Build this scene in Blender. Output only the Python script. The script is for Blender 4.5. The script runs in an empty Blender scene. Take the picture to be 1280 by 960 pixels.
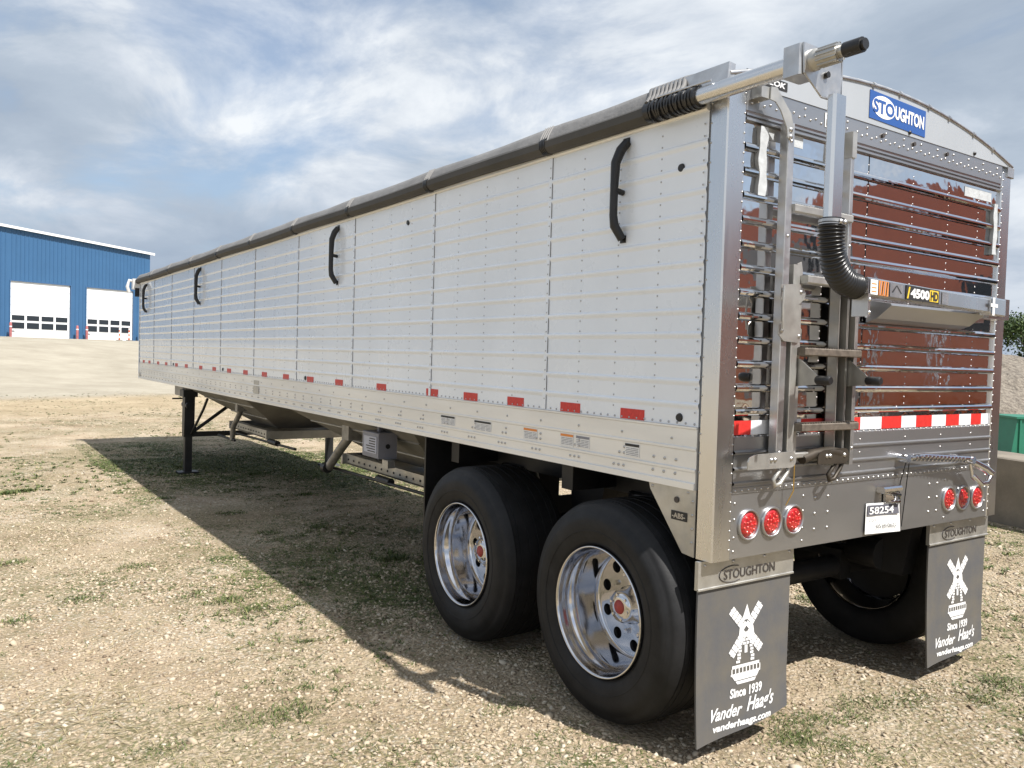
import bpy, math, random
import numpy as np
from mathutils import Vector, Matrix, Euler, noise

random.seed(7); rng = np.random.default_rng(7)
S = bpy.context.scene
COL = S.collection
R = math.radians

# ------------------------------------------------------------------ camera
cd = bpy.data.cameras.new('camera'); cam = bpy.data.objects.new('camera', cd); COL.objects.link(cam)
cam.location = (-2.6564, -2.3586, 1.6865)
cam.rotation_euler = (1.53781, -0.02856, -0.59754)
cd.sensor_fit = 'HORIZONTAL'; cd.sensor_width = 36.0
cd.lens = 36.0 * 1021.55 / 1280.0
cd.clip_start = 0.05; cd.clip_end = 3000
S.camera = cam

# ------------------------------------------------------------------ light
SUN = Vector((0.19, -0.68, 1.0)).normalized()
elev = math.asin(SUN.z); azim = math.atan2(SUN.x, SUN.y)
sd = bpy.data.lights.new('sun', 'SUN'); sun = bpy.data.objects.new('sun', sd); COL.objects.link(sun)
sun.rotation_euler = SUN.to_track_quat('Z', 'Y').to_euler()
sun.location = SUN * 60
sd.energy = 4.4; sd.angle = R(0.6); sd.color = (1.0, 0.965, 0.915)

w = bpy.data.worlds.new('World'); S.world = w; w.use_nodes = True
nt = w.node_tree; nt.nodes.clear(); L = nt.links.new
def N(t, **k):
    n = nt.nodes.new(t)
    for a, b in k.items(): setattr(n, a, b)
    return n
out = N('ShaderNodeOutputWorld'); bg = N('ShaderNodeBackground'); bg.inputs[1].default_value = 0.092
sky = N('ShaderNodeTexSky', sky_type='NISHITA', sun_disc=False, sun_elevation=elev, sun_rotation=azim,
        air_density=1.0, dust_density=1.5, ozone_density=1.5)
tc = N('ShaderNodeTexCoord'); sep = N('ShaderNodeSeparateXYZ'); L(tc.outputs['Generated'], sep.inputs[0])
def mth(op, a, b=None, clamp=False):
    n = N('ShaderNodeMath', operation=op, use_clamp=clamp)
    for i, v in enumerate((a, b)):
        if v is None: continue
        if isinstance(v, (int, float)): n.inputs[i].default_value = v
        else: L(v, n.inputs[i])
    return n.outputs[0]
zz = mth('ADD', mth('MAXIMUM', sep.outputs[2], 0.0), 0.24)
cx = mth('DIVIDE', sep.outputs[0], zz); cy = mth('DIVIDE', sep.outputs[1], zz)
cmb = N('ShaderNodeCombineXYZ'); L(cx, cmb.inputs[0]); L(cy, cmb.inputs[1])
def noise_w(scale, det, rough, dist, off, vec=None):
    mp = N('ShaderNodeMapping'); L(vec or cmb.outputs[0], mp.inputs[0]); mp.inputs['Location'].default_value = off
    mp.inputs['Rotation'].default_value = (0, 0, R(35)); mp.inputs['Scale'].default_value = (1.0, 0.8, 1)
    n = N('ShaderNodeTexNoise'); L(mp.outputs[0], n.inputs['Vector'])
    n.inputs['Scale'].default_value = scale; n.inputs['Detail'].default_value = det
    n.inputs['Roughness'].default_value = rough; n.inputs['Distortion'].default_value = dist
    return n.outputs['Fac']
def ramp(fac, pts):
    r = N('ShaderNodeValToRGB'); L(fac, r.inputs[0]); e = r.color_ramp.elements
    e[0].position, e[0].color = pts[0][0], (*pts[0][1], 1); e[1].position, e[1].color = pts[-1][0], (*pts[-1][1], 1)
    for p, c in pts[1:-1]:
        q = e.new(p); q.color = (*c, 1)
    return r.outputs[0]
big = noise_w(0.95, 4, 0.50, 0.25, (3.3, 1.2, 0)); fine = noise_w(2.6, 9, 0.60, 0.35, (0.4, 7.1, 2)); veil = noise_w(1.1, 8, 0.58, 0.3, (9.4, 2.2, 5))
shade = ramp(mth('ADD', mth('MULTIPLY', big, 0.62), mth('MULTIPLY', fine, 0.38)),
             [(0.38, (2.5, 3.0, 3.7)), (0.46, (3.1, 3.6, 4.25)), (0.515, (4.2, 4.6, 5.15)), (0.58, (5.9, 6.15, 6.4))])
cov = ramp(mth('ADD', mth('MULTIPLY', veil, 0.6), mth('MULTIPLY', fine, 0.4)), [(0.40, (0.35,) * 3), (0.52, (1.0,) * 3)])
mx = N('ShaderNodeMix', data_type='RGBA'); L(cov, mx.inputs[0])
L(sky.outputs[0], mx.inputs[6]); L(shade, mx.inputs[7])
hz = ramp(sep.outputs[2], [(0.0, (1.0,) * 3), (0.22, (0.0,) * 3)])
mx2 = N('ShaderNodeMix', data_type='RGBA'); L(mth('MULTIPLY', hz, 0.7), mx2.inputs[0]); L(mx.outputs[2], mx2.inputs[6]); mx2.inputs[7].default_value = (2.5, 3.05, 3.9, 1)
L(mx2.outputs[2], bg.inputs[0]); L(bg.outputs[0], out.inputs[0])

S.view_settings.view_transform = 'Standard'; S.view_settings.look = 'None'
S.view_settings.gamma = 1; S.view_settings.exposure = 0.78
S.render.engine = 'CYCLES'
S.cycles.max_bounces = 8; S.cycles.glossy_bounces = 5; S.cycles.diffuse_bounces = 3
S.cycles.caustics_reflective = False; S.cycles.caustics_refractive = False; S.cycles.sample_clamp_indirect = 6

# ------------------------------------------------------------------ materials
MATS = {}
def mat(name, col, rough=0.5, metal=0.0, var=0.0, vscale=6.0, bump=0.0, bscale=20.0, coat=0.0, rvar=0.0, stretch=None, spec=None, col2=None, detail=6):
    if name in MATS: return MATS[name]
    m = bpy.data.materials.new(name); m.use_nodes = True; MATS[name] = m
    t = m.node_tree; b = t.nodes['Principled BSDF']; l = t.links.new
    b.inputs['Base Color'].default_value = (*col, 1); b.inputs['Roughness'].default_value = rough
    b.inputs['Metallic'].default_value = metal; b.inputs['Coat Weight'].default_value = coat; b.inputs['Coat Roughness'].default_value = 0.06
    if spec is not None: b.inputs['Specular IOR Level'].default_value = spec
    tc = t.nodes.new('ShaderNodeTexCoord'); mp = t.nodes.new('ShaderNodeMapping'); l(tc.outputs['Object'], mp.inputs[0])
    if stretch: mp.inputs['Scale'].default_value = stretch
    def nz(s, d=detail):
        n = t.nodes.new('ShaderNodeTexNoise'); l(mp.outputs[0], n.inputs['Vector']); n.inputs['Scale'].default_value = s
        n.inputs['Detail'].default_value = d; n.inputs['Roughness'].default_value = 0.62; return n.outputs['Fac']
    if var or col2:
        r = t.nodes.new('ShaderNodeValToRGB'); l(nz(vscale), r.inputs[0])
        c2 = col2 or [c * (1 - var) for c in col]; c1 = col if col2 else [min(1, c * (1 + var * .6)) for c in col]
        r.color_ramp.elements[0].position = 0.36; r.color_ramp.elements[1].position = 0.64
        r.color_ramp.elements[0].color = (*c2, 1); r.color_ramp.elements[1].color = (*c1, 1); l(r.outputs[0], b.inputs['Base Color'])
    if rvar:
        r = t.nodes.new('ShaderNodeMapRange'); l(nz(vscale * 1.7), r.inputs[0]); r.inputs[1].default_value = .35; r.inputs[2].default_value = .68
        r.inputs[3].default_value = max(0.02, rough - rvar); r.inputs[4].default_value = rough + rvar; l(r.outputs[0], b.inputs['Roughness'])
    if bump:
        bp = t.nodes.new('ShaderNodeBump'); bp.inputs['Strength'].default_value = 1.0; bp.inputs['Distance'].default_value = bump
        l(nz(bscale, 4), bp.inputs['Height']); l(bp.outputs[0], b.inputs['Normal'])
    return m
white = mat('white_painted_aluminium', (0.79, 0.84, 0.91), 0.30, 0, var=.04, vscale=1.4, coat=.6, rvar=.05, bump=.0022, bscale=2.2)
rail_m = mat('mill_aluminium', (0.80, 0.80, 0.79), 0.36, 0.40, var=.10, vscale=3, rvar=.08, bump=.0006, bscale=30, stretch=(1, .15, 1))
post_m = mat('brushed_stainless_post', (0.70, 0.70, 0.70), 0.28, 1, var=.05, vscale=2, rvar=.04, stretch=(1, 1, .3))
mirror = mat('polished_stainless', (0.74, 0.73, 0.73), 0.045, 1, bump=.0045, bscale=2.1, rvar=.02, var=.05, vscale=2)
tail_m = mat('satin_stainless', (0.42, 0.42, 0.425), 0.32, .85, var=.06, vscale=3, rvar=.04, stretch=(.5, 1, 1.5))
galv = mat('extruded_aluminium', (0.56, 0.56, 0.56), 0.38, .9, var=.14, vscale=9, rvar=.10, bump=.0004, bscale=60)
galvd = mat('dull_aluminium_plate', (0.50, 0.49, 0.46), 0.42, .75, var=.18, vscale=5, rvar=.10)
chrome = mat('polished_aluminium_rim', (0.62, 0.62, 0.64), 0.10, 1)
capw = mat('white_cap_panel', (0.44, 0.46, 0.48), 0.33, .25, var=.04, vscale=2, coat=.3)
rivet_m = mat('rivet_metal', (0.48, 0.47, 0.46), 0.38, 1)
rivet_s = mat('rear_rivet_metal', (0.40, 0.38, 0.37), 0.40, 1)
rivet_d = mat('painted_rivet', (0.42, 0.43, 0.45), 0.4, .3)
black = mat('black_paint', (0.014, 0.014, 0.015), 0.45, var=.3, vscale=6)
gloss_bk = mat('black_bellows_rubber', (0.016, 0.016, 0.017), 0.30, var=.2, vscale=10)
rubber = mat('tyre_rubber', (0.011, 0.011, 0.012), 0.62, var=.5, vscale=7, bump=.0006, bscale=80, spec=.35)
rung_m = mat('serrated_rung_metal', (.20, .17, .14), .5, .5, var=.3, vscale=30)
flap_m = mat('mud_flap_rubber', (0.088, 0.088, 0.092), 0.75, var=.30, vscale=5, bump=.0012, bscale=14, col2=(.118, .108, .092))
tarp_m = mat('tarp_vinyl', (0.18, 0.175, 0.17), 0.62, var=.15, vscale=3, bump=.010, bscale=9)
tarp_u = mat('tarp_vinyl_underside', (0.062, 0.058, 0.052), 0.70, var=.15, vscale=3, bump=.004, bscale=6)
redtape = mat('red_reflective_tape', (0.60, 0.035, 0.03), 0.35, var=.14, vscale=60)
wtape = mat('white_reflective_tape', (0.72, 0.74, 0.78), 0.35, var=.06, vscale=50)
lens = mat('red_lamp_lens', (0.42, 0.008, 0.010), 0.14, var=.55, vscale=70, coat=1, bump=.002, bscale=90)
bluep = mat('blue_sign_paint', (0.022, 0.085, 0.30), 0.4)
signw = mat('white_lettering', (0.78, 0.78, 0.78), 0.5)
signbk = mat('black_lettering', (0.02, 0.02, 0.02), 0.5)
stampm = mat('stamped_lettering', (0.07, 0.06, 0.055), 0.5, .3)
paper = mat('paper_tag', (0.78, 0.78, 0.77), 0.6, var=.05, vscale=20)
film = mat('white_plastic_film', (0.50, 0.52, 0.53), 0.4, var=.12, vscale=25, bump=.003, bscale=40)
yel = mat('yellow_sticker', (0.75, 0.52, 0.03), 0.4); orang = mat('orange_sticker', (0.75, 0.25, 0.04), 0.4)
strut_m = mat('weathered_tube', (.30, .29, .27), .45, .6, var=.3, vscale=12)
greyp = mat('grey_box_paint', (0.23, 0.23, 0.26), 0.5, var=.1)
under = mat('underbody_aluminium', (0.33, 0.31, 0.275), 0.50, .35, var=.2, vscale=4)
hubred = mat('red_hub_plug', (0.40, 0.05, 0.04), 0.4)
brass = mat('brass_fitting', (0.65, 0.45, 0.15), 0.3, 1)

# ------------------------------------------------------------------ mesh builder
class MB:
    def __init__(s): s.v = []; s.f = []; s.m = []; s.sm = []
    def add(s, vs, fs, mi=0, smooth=False):
        o = len(s.v); s.v += [tuple(v) for v in vs]
        for f in fs: s.f.append(tuple(i + o for i in f)); s.m.append(mi); s.sm.append(smooth)
        return s
    def box(s, a, b, mi=0, M=None):
        x0, y0, z0 = [min(a[i], b[i]) for i in range(3)]; x1, y1, z1 = [max(a[i], b[i]) for i in range(3)]
        vs = [(x0, y0, z0), (x1, y0, z0), (x1, y1, z0), (x0, y1, z0), (x0, y0, z1), (x1, y0, z1), (x1, y1, z1), (x0, y1, z1)]
        if M: vs = [M @ Vector(v) for v in vs]
        return s.add(vs, [(0, 3, 2, 1), (4, 5, 6, 7), (0, 1, 5, 4), (1, 2, 6, 5), (2, 3, 7, 6), (3, 0, 4, 7)], mi)
    def bbox(s, a, b, c=.006, mi=0):   # chamfered box: prism with octagon-ish section along longest axis
        d = [abs(b[i] - a[i]) for i in range(3)]; ax = d.index(max(d)); o = [i for i in range(3) if i != ax]
        c = min(c, d[o[0]] * .4, d[o[1]] * .4)
        p0 = (min(a[o[0]], b[o[0]]), min(a[o[1]], b[o[1]])); p1 = (max(a[o[0]], b[o[0]]), max(a[o[1]], b[o[1]]))
        pr = [(p0[0] + c, p0[1]), (p1[0] - c, p0[1]), (p1[0], p0[1] + c), (p1[0], p1[1] - c), (p1[0] - c, p1[1]), (p0[0] + c, p1[1]), (p0[0], p1[1] - c), (p0[0], p0[1] + c)]
        return s.prism(pr, ax, min(a[ax], b[ax]), max(a[ax], b[ax]), mi)
    def prism(s, poly, ax, t0, t1, mi=0, smooth=False):
        o = [i for i in range(3) if i != ax]; n = len(poly)
        def P(p, t):
            q = [0, 0, 0]; q[o[0]] = p[0]; q[o[1]] = p[1]; q[ax] = t; return q
        s.add([P(p, t0) for p in poly] + [P(p, t1) for p in poly], [(i, (i + 1) % n, n + (i + 1) % n, n + i) for i in range(n)], mi, smooth)
        s.add([P(p, t0) for p in poly], [tuple(range(n))[::-1]], mi); s.add([P(p, t1) for p in poly], [tuple(range(n))], mi)
        return s
    def sheet(s, prof, ax, t0, t1, seg=1, mi=0, smooth=False):   # open profile swept along an axis
        o = [i for i in range(3) if i != ax]; n = len(prof); vs = []
        for k in range(seg + 1):
            t = t0 + (t1 - t0) * k / seg
            for p in prof:
                q = [0, 0, 0]; q[o[0]] = p[0]; q[o[1]] = p[1]; q[ax] = t; vs.append(q)
        return s.add(vs, [(k * n + i, k * n + i + 1, (k + 1) * n + i + 1, (k + 1) * n + i) for k in range(seg) for i in range(n - 1)], mi, smooth)
    def tube(s, pts, r, n=10, mi=0, cap=True, smooth=True):
        pts = [Vector(p) for p in pts]; rs = r if hasattr(r, '__len__') else [r] * len(pts)
        vs = []; up = None
        for i, p in enumerate(pts):
            d = (pts[min(i + 1, len(pts) - 1)] - pts[max(i - 1, 0)]).normalized()
            if up is None:
                up = Vector((0, 0, 1)) if abs(d.z) < .9 else Vector((0, 1, 0))
            a = d.cross(up).normalized(); up = a.cross(d).normalized()
            for k in range(n):
                t = 2 * math.pi * (k + .5) / n; vs.append(p + (a * math.cos(t) + up * math.sin(t)) * rs[i])
        m = len(pts)
        s.add(vs, [(i * n + k, i * n + (k + 1) % n, (i + 1) * n + (k + 1) % n, (i + 1) * n + k) for i in range(m - 1) for k in range(n)], mi, smooth)
        if cap: s.add(vs[:n], [tuple(range(n))], mi); s.add(vs[-n:], [tuple(range(n))[::-1]], mi)
        return s
    def lathe(s, prof, c, ax=0, n=64, mi=0, smooth=True):  # prof: (t along axis, radius)
        o = [i for i in range(3) if i != ax]; vs = []
        for t, r in prof:
            for k in range(n):
                q = [0, 0, 0]; q[ax] = c[ax] + t; q[o[0]] = c[o[0]] + r * math.cos(2 * math.pi * k / n); q[o[1]] = c[o[1]] + r * math.sin(2 * math.pi * k / n); vs.append(q)
        return s.add(vs, [(i * n + k, i * n + (k + 1) % n, (i + 1) * n + (k + 1) % n, (i + 1) * n + k) for i in range(len(prof) - 1) for k in range(n)], mi, smooth)
    def disc(s, c, r, ax, n=24, mi=0, th=.004):
        a = [(c[i] if i != ax else c[ax]) for i in range(3)]; p2 = list(a); a[ax] -= th / 2; p2[ax] += th / 2
        return s.tube([a, p2], r, n, mi)
    def rivet(s, c, ax, sgn, r=.007, h=.004, mi=1):
        o = [i for i in range(3) if i != ax]; vs = []
        for rr, hh in ((r, 0), (r * .7, h * .8)):
            for k in range(6):
                q = [0, 0, 0]; q[ax] = c[ax] + sgn * hh; q[o[0]] = c[o[0]] + rr * math.cos(k * math.pi / 3); q[o[1]] = c[o[1]] + rr * math.sin(k * math.pi / 3); vs.append(q)
        q = list(c); q[ax] += sgn * h; vs.append(q)
        return s.add(vs, [(k, (k + 1) % 6, 6 + (k + 1) % 6, 6 + k) for k in range(6)] + [(6 + k, 6 + (k + 1) % 6, 12) for k in range(6)], mi, True)
    def plate(s, pts, n, th, mi=0):   # polygon in space with thickness th along n
        n = Vector(n) * th; a = [Vector(p) for p in pts]; k = len(a)
        s.add(a + [p + n for p in a], [tuple(range(k))[::-1], tuple(range(k, 2 * k))] + [(i, (i + 1) % k, k + (i + 1) % k, k + i) for i in range(k)], mi)
        return s

def wloc(p):
    v = Vector((0, 0, 0))
    while p: v += p.location; p = p.parent
    return v
def build(name, mb, mats, parent=None, world=True, label=None):
    me = bpy.data.meshes.new(name); me.from_pydata(mb.v, [], mb.f)
    if not isinstance(mats, (list, tuple)): mats = [mats]
    for m in mats: me.materials.append(m)
    me.polygons.foreach_set('material_index', mb.m); me.polygons.foreach_set('use_smooth', mb.sm)
    me.validate(); me.update()
    o = bpy.data.objects.new(name, me); COL.objects.link(o)
    if parent:
        o.parent = parent
        if world: o.location = -wloc(parent)
    if label: o['label'] = label
    return o
def thing(name, label, cat, loc=(0, 0, 0), rz=0, group=None):
    o = bpy.data.objects.new(name, None); COL.objects.link(o); o.empty_display_size = .2
    o.location = loc; o.rotation_euler = (0, 0, rz); o['label'] = label; o['category'] = cat
    if group: o['group'] = group
    return o
def tag(o, label=None, cat=None, group=None, kind=None):
    if label: o['label'] = label
    if cat: o['category'] = cat
    if group: o['group'] = group
    if kind: o['kind'] = kind
    return o
def copy_tree(o, parent=None):
    c = o.copy(); COL.objects.link(c); c.parent = parent
    for ch in o.children: copy_tree(ch, c)
    return c

_tc = {}
def text2d(s, bold=0.0, shear=0.0):
    k = (s, bold, shear)
    if k in _tc: return _tc[k]
    cu = bpy.data.curves.new('lettering', 'FONT'); cu.body = s; cu.size = 1; cu.offset = bold; cu.shear = shear; cu.resolution_u = 3
    ob = bpy.data.objects.new('lettering', cu); COL.objects.link(ob)
    dg = bpy.context.evaluated_depsgraph_get(); me = bpy.data.meshes.new_from_object(ob.evaluated_get(dg))
    v = np.array([p.co[:2] for p in me.vertices]); f = [tuple(p.vertices) for p in me.polygons]
    bpy.data.objects.remove(ob); bpy.data.curves.remove(cu); bpy.data.meshes.remove(me)
    mn = v.min(0); v = (v - mn) / (v.max(0) - mn); _tc[k] = (v, f); return _tc[k]
def write(mb, s, o, u, v, mi=0, bold=0.0, shear=0.0):   # text filling the box o, o+u, o+v
    P, f = text2d(s, bold, shear); o, u, v = Vector(o), Vector(u), Vector(v)
    mb.add([o + u * float(a) + v * float(b) for a, b in P], f, mi)

# ================================================================== TERRAIN
F0 = np.array([0.0, 67.8]); FT = np.array([10.95, 4.75]); FT /= np.linalg.norm(FT); FN = np.array([FT[1], -FT[0]])
BZ = 2.12
def sm(a): a = np.clip(a, 0, 1); return a * a * (3 - 2 * a)
def height(x, y):
    d = (x - F0[0]) * FN[0] + (y - F0[1]) * FN[1]
    h = -0.068 - 0.066 * sm((y - 2.5) / 8.0) + (BZ + .13) * sm(1 - (d - 2.0) / 33.0)
    for tx_ in (-3.4, -5.3): h = h - .018 * np.exp(-((x - tx_ - .25 * np.sin(y * .35)) / .17) ** 2) * np.clip(1 - y / 25, 0, 1)
    h = h + 0.012 * np.sin(x * 1.7 + y * .9) * np.sin(y * 1.3 - x * .6) * np.clip(np.abs(x + .3) - .4, 0, 1)
    far = np.hypot(x, y)
    return h + 0.05 * np.sin(x * .31 + 1) * np.sin(y * .23) * sm((far - 12) / 20) * sm((d - 5) / 12)
n = 420
t = np.linspace(-1, 1, n); g = np.sinh(t * 6.6) / np.sinh(6.6) * 900
GX, GY = np.meshgrid(g - .5, g + 3); GZ = height(GX, GY)
V = np.stack([GX, GY, GZ], -1).reshape(-1, 3)
ii = np.arange(n * n).reshape(n, n); Fq = np.stack([ii[:-1, :-1], ii[:-1, 1:], ii[1:, 1:], ii[1:, :-1]], -1).reshape(-1, 4)
me = bpy.data.meshes.new('ground'); me.from_pydata(V.tolist(), [], Fq.tolist()); me.polygons.foreach_set('use_smooth', [True] * len(Fq))
ground = bpy.data.objects.new('ground', me); COL.objects.link(ground); ground['kind'] = 'structure'
dd = (V[:, 0] - F0[0]) * FN[0] + (V[:, 1] - F0[1]) * FN[1]
lot = sm((37.0 - dd) / 2.5); brown = sm((44.0 - dd) / 4) - lot
a1 = me.attributes.new('lot', 'FLOAT', 'POINT'); a1.data.foreach_set('value', lot.astype(np.float32))
a2 = me.attributes.new('track', 'FLOAT', 'POINT'); a2.data.foreach_set('value', np.clip(brown, 0, 1).astype(np.float32))
gm = bpy.data.materials.new('gravelly_dirt'); gm.use_nodes = True; t_ = gm.node_tree; gb = t_.nodes['Principled BSDF']; gl = t_.links.new
gb.inputs['Roughness'].default_value = 0.92; gb.inputs['Specular IOR Level'].default_value = 0.2
geo = t_.nodes.new('ShaderNodeNewGeometry')
def gn(kind, sc, det=5, rough=.6, **k):
    n_ = t_.nodes.new(kind); gl(geo.outputs['Position'], n_.inputs['Vector']); n_.inputs['Scale'].default_value = sc
    if kind == 'ShaderNodeTexNoise': n_.inputs['Detail'].default_value = det; n_.inputs['Roughness'].default_value = rough
    return n_
def gr(fac, pts):
    r = t_.nodes.new('ShaderNodeValToRGB'); gl(fac, r.inputs[0]); e = r.color_ramp.elements
    e[0].position, e[0].color = pts[0][0], (*pts[0][1], 1); e[1].position, e[1].color = pts[-1][0], (*pts[-1][1], 1)
    for p, c in pts[1:-1]: q = e.new(p); q.color = (*c, 1)
    return r.outputs[0]
def gmix(f, a, b, bt='MIX'):
    m_ = t_.nodes.new('ShaderNodeMix'); m_.data_type = 'RGBA'; m_.blend_type = bt
    for i, v in ((0, f), (6, a), (7, b)):
        if isinstance(v, (int, float)): m_.inputs[i].default_value = v
        elif isinstance(v, tuple): m_.inputs[i].default_value = (*v, 1)
        else: gl(v, m_.inputs[i])
    return m_.outputs[2]
vor = gn('ShaderNodeTexVoronoi', 42.0); vor2 = gn('ShaderNodeTexVoronoi', 15.0)
base = gr(gn('ShaderNodeTexNoise', 1.3, 8, .7).outputs['Fac'], [(.32, (.27, .20, .13)), (.5, (.40, .312, .212)), (.68, (.50, .41, .295))])
fineg = gr(gn('ShaderNodeTexNoise', 110, 4, .8).outputs['Fac'], [(.30, (.42,) * 3), (.52, (1.0,) * 3), (.72, (1.45, 1.43, 1.4))])
c = gmix(1.0, base, fineg, 'MULTIPLY')
sepc = t_.nodes.new('ShaderNodeSeparateColor'); gl(vor.outputs['Color'], sepc.inputs[0])
stone = gr(sepc.outputs[0], [(.0, (.30, .25, .19)), (.5, (.47, .41, .33)), (1.0, (.66, .62, .54))])
edge = gr(vor.outputs['Distance'], [(.25, (1,) * 3), (.60, (0,) * 3)])
patch = gr(gn('ShaderNodeTexNoise', .9, 5, .6).outputs['Fac'], [(.42, (.15,) * 3), (.60, (.85,) * 3)])
mm = t_.nodes.new('ShaderNodeMath'); mm.operation = 'MULTIPLY'; gl(edge, mm.inputs[0]); gl(patch, mm.inputs[1])
c = gmix(mm.outputs[0], c, stone)
gmask = gr(gn('ShaderNodeTexNoise', .55, 9, .72).outputs['Fac'], [(.42, (0,) * 3), (.56, (.80,) * 3)])
gf = gr(gn('ShaderNodeTexNoise', 38, 3, .7).outputs['Fac'], [(.42, (0,) * 3), (.58, (1,) * 3)])
m3 = t_.nodes.new('ShaderNodeMath'); m3.operation = 'MULTIPLY'; gl(gmask, m3.inputs[0]); gl(gf, m3.inputs[1])
c = gmix(m3.outputs[0], c, (.13, .125, .055))
def attr(nm):
    a_ = t_.nodes.new('ShaderNodeAttribute'); a_.attribute_name = nm; return a_.outputs['Fac']
c = gmix(attr('track'), c, gr(gn('ShaderNodeTexNoise', .5, 7, .7).outputs['Fac'], [(.35, (.31, .245, .155)), (.65, (.44, .355, .24))]))
c = gmix(attr('lot'), c, gr(gn('ShaderNodeTexNoise', .35, 8, .7).outputs['Fac'], [(.35, (.30, .268, .21)), (.65, (.40, .362, .29))]))
gl(c, gb.inputs['Base Color'])
b1 = t_.nodes.new('ShaderNodeBump'); b1.inputs['Distance'].default_value = .012; gl(vor.outputs['Distance'], b1.inputs['Height']); b1.invert = True
b2 = t_.nodes.new('ShaderNodeBump'); b2.inputs['Distance'].default_value = .012; gl(gn('ShaderNodeTexNoise', 34, 6, .75).outputs['Fac'], b2.inputs['Height']); gl(b1.outputs[0], b2.inputs['Normal'])
gl(b2.outputs[0], gb.inputs['Normal'])
me.materials.append(gm)

# ---- loose stones and grass as ground cover (real geometry)
def attr_mat(name, rough, pts, trans=0):
    m = bpy.data.materials.new(name); m.use_nodes = True; t = m.node_tree; b = t.nodes['Principled BSDF']
    a = t.nodes.new('ShaderNodeAttribute'); a.attribute_name = 'tint'; r = t.nodes.new('ShaderNodeValToRGB'); t.links.new(a.outputs['Fac'], r.inputs[0])
    e = r.color_ramp.elements; e[0].position, e[0].color = pts[0][0], (*pts[0][1], 1); e[1].position, e[1].color = pts[-1][0], (*pts[-1][1], 1)
    for p, c in pts[1:-1]: q = e.new(p); q.color = (*c, 1)
    t.links.new(r.outputs[0], b.inputs['Base Color']); b.inputs['Roughness'].default_value = rough; b.inputs['Specular IOR Level'].default_value = .25
    return m
def mesh_np(name, V, F, tint, mat_, smooth=False):
    me = bpy.data.meshes.new(name); k = F.shape[1]
    me.vertices.add(len(V)); me.vertices.foreach_set('co', V.astype(np.float32).ravel())
    me.loops.add(F.size); me.loops.foreach_set('vertex_index', F.astype(np.int32).ravel())
    me.polygons.add(len(F)); me.polygons.foreach_set('loop_start', np.arange(0, F.size, k, dtype=np.int32))
    me.update(calc_edges=True)
    if smooth: me.polygons.foreach_set('use_smooth', [True] * len(F))
    a = me.attributes.new('tint', 'FLOAT', 'POINT'); a.data.foreach_set('value', tint.astype(np.float32)); me.materials.append(mat_)
    o = bpy.data.objects.new(name, me); COL.objects.link(o); return o
# low-frequency masks
_k = [(rng.uniform(-1, 1, 2) * s, rng.uniform(0, 6.28)) for s in (1.2, 1.2, 2.4, 2.4, 4.5, 4.5, 8, 8, 14, 14) for _ in (0, 1)]
def field(x, y):
    r = 0
    for i, (k, p) in enumerate(_k): r = r + np.sin(k[0] * x + k[1] * y + p) / (1 + .22 * i)
    return r / 3.2
CX, CY = cam.location.x, cam.location.y
def scatter(nn, r0, r1, pw, spread=50):
    az = R(34.2) + rng.uniform(-R(spread), R(spread), nn)
    u = rng.random(nn); r = (r0 ** pw + u * (r1 ** pw - r0 ** pw)) ** (1 / pw)
    return CX + r * np.sin(az), CY + r * np.cos(az), r
TYRES = [(-.1, .622), (-.1, 1.915), (2.07, .622), (2.07, 1.915)]
def offtyre(x, y):
    ok = np.ones(len(x), bool)
    for tx, ty in TYRES: ok &= ~((x > tx - .01) & (x < tx + .46) & (abs(y - ty) < .30))
    return ok
ico = None
import bmesh
bm = bmesh.new(); bmesh.ops.create_icosphere(bm, subdivisions=1, radius=1); IV = np.array([v.co[:] for v in bm.verts]); IF = np.array([[v.index for v in f.verts] for f in bm.faces]); bm.free()
def stones(nn, r0, r1, pw, s0, s1, name):
    x, y, r = scatter(nn, r0, r1, pw); fl = field(x * .8 + 3, y * .8)
    keep = (rng.random(nn) < np.clip(.50 + .75 * fl, .26, 1)) & offtyre(x, y); x, y, r = x[keep], y[keep], r[keep]; k = len(x)
    s = s0 * (s1 / s0) ** (rng.random(k) ** 2.2)
    pv = IV[None] * (1 + .34 * rng.standard_normal((k, 12, 1)).clip(-1.8, 1.8)); sc = np.stack([s * rng.uniform(.8, 1.5, k), s * rng.uniform(.7, 1.1, k), s * rng.uniform(.4, .75, k)], -1)
    pv = pv * sc[:, None]; a = rng.uniform(0, 6.28, k); ti = rng.normal(0, .25, k)
    c_, s_ = np.cos(a)[:, None], np.sin(a)[:, None]; z = pv[..., 2] + pv[..., 0] * ti[:, None]
    X = pv[..., 0] * c_ - pv[..., 1] * s_ + x[:, None]; Y = pv[..., 0] * s_ + pv[..., 1] * c_ + y[:, None]
    Z = z + (height(x, y) + s * .12)[:, None]
    Vv = np.stack([X, Y, Z], -1).reshape(-1, 3); Ff = (IF[None] + (np.arange(k) * 12)[:, None, None]).reshape(-1, 3)
    o = mesh_np(name, Vv, Ff, np.repeat(np.clip(rng.normal(.47, .24, k), 0, 1), 12), stone_m); o['kind'] = 'stuff'
    return o
stone_m = attr_mat('limestone_gravel', .85, [(0, (.17, .125, .085)), (.3, (.36, .285, .195)), (.65, (.45, .375, .275)), (1, (.54, .475, .375))])
stones(200000, 1.5, 13, .55, .0038, .0155, 'loose_gravel')
stones(60000, 6, 32, .8, .008, .022, 'scattered_gravel')
stones(3200, 1.7, 30, .6, .010, .026, 'gravel_stones')
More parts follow.
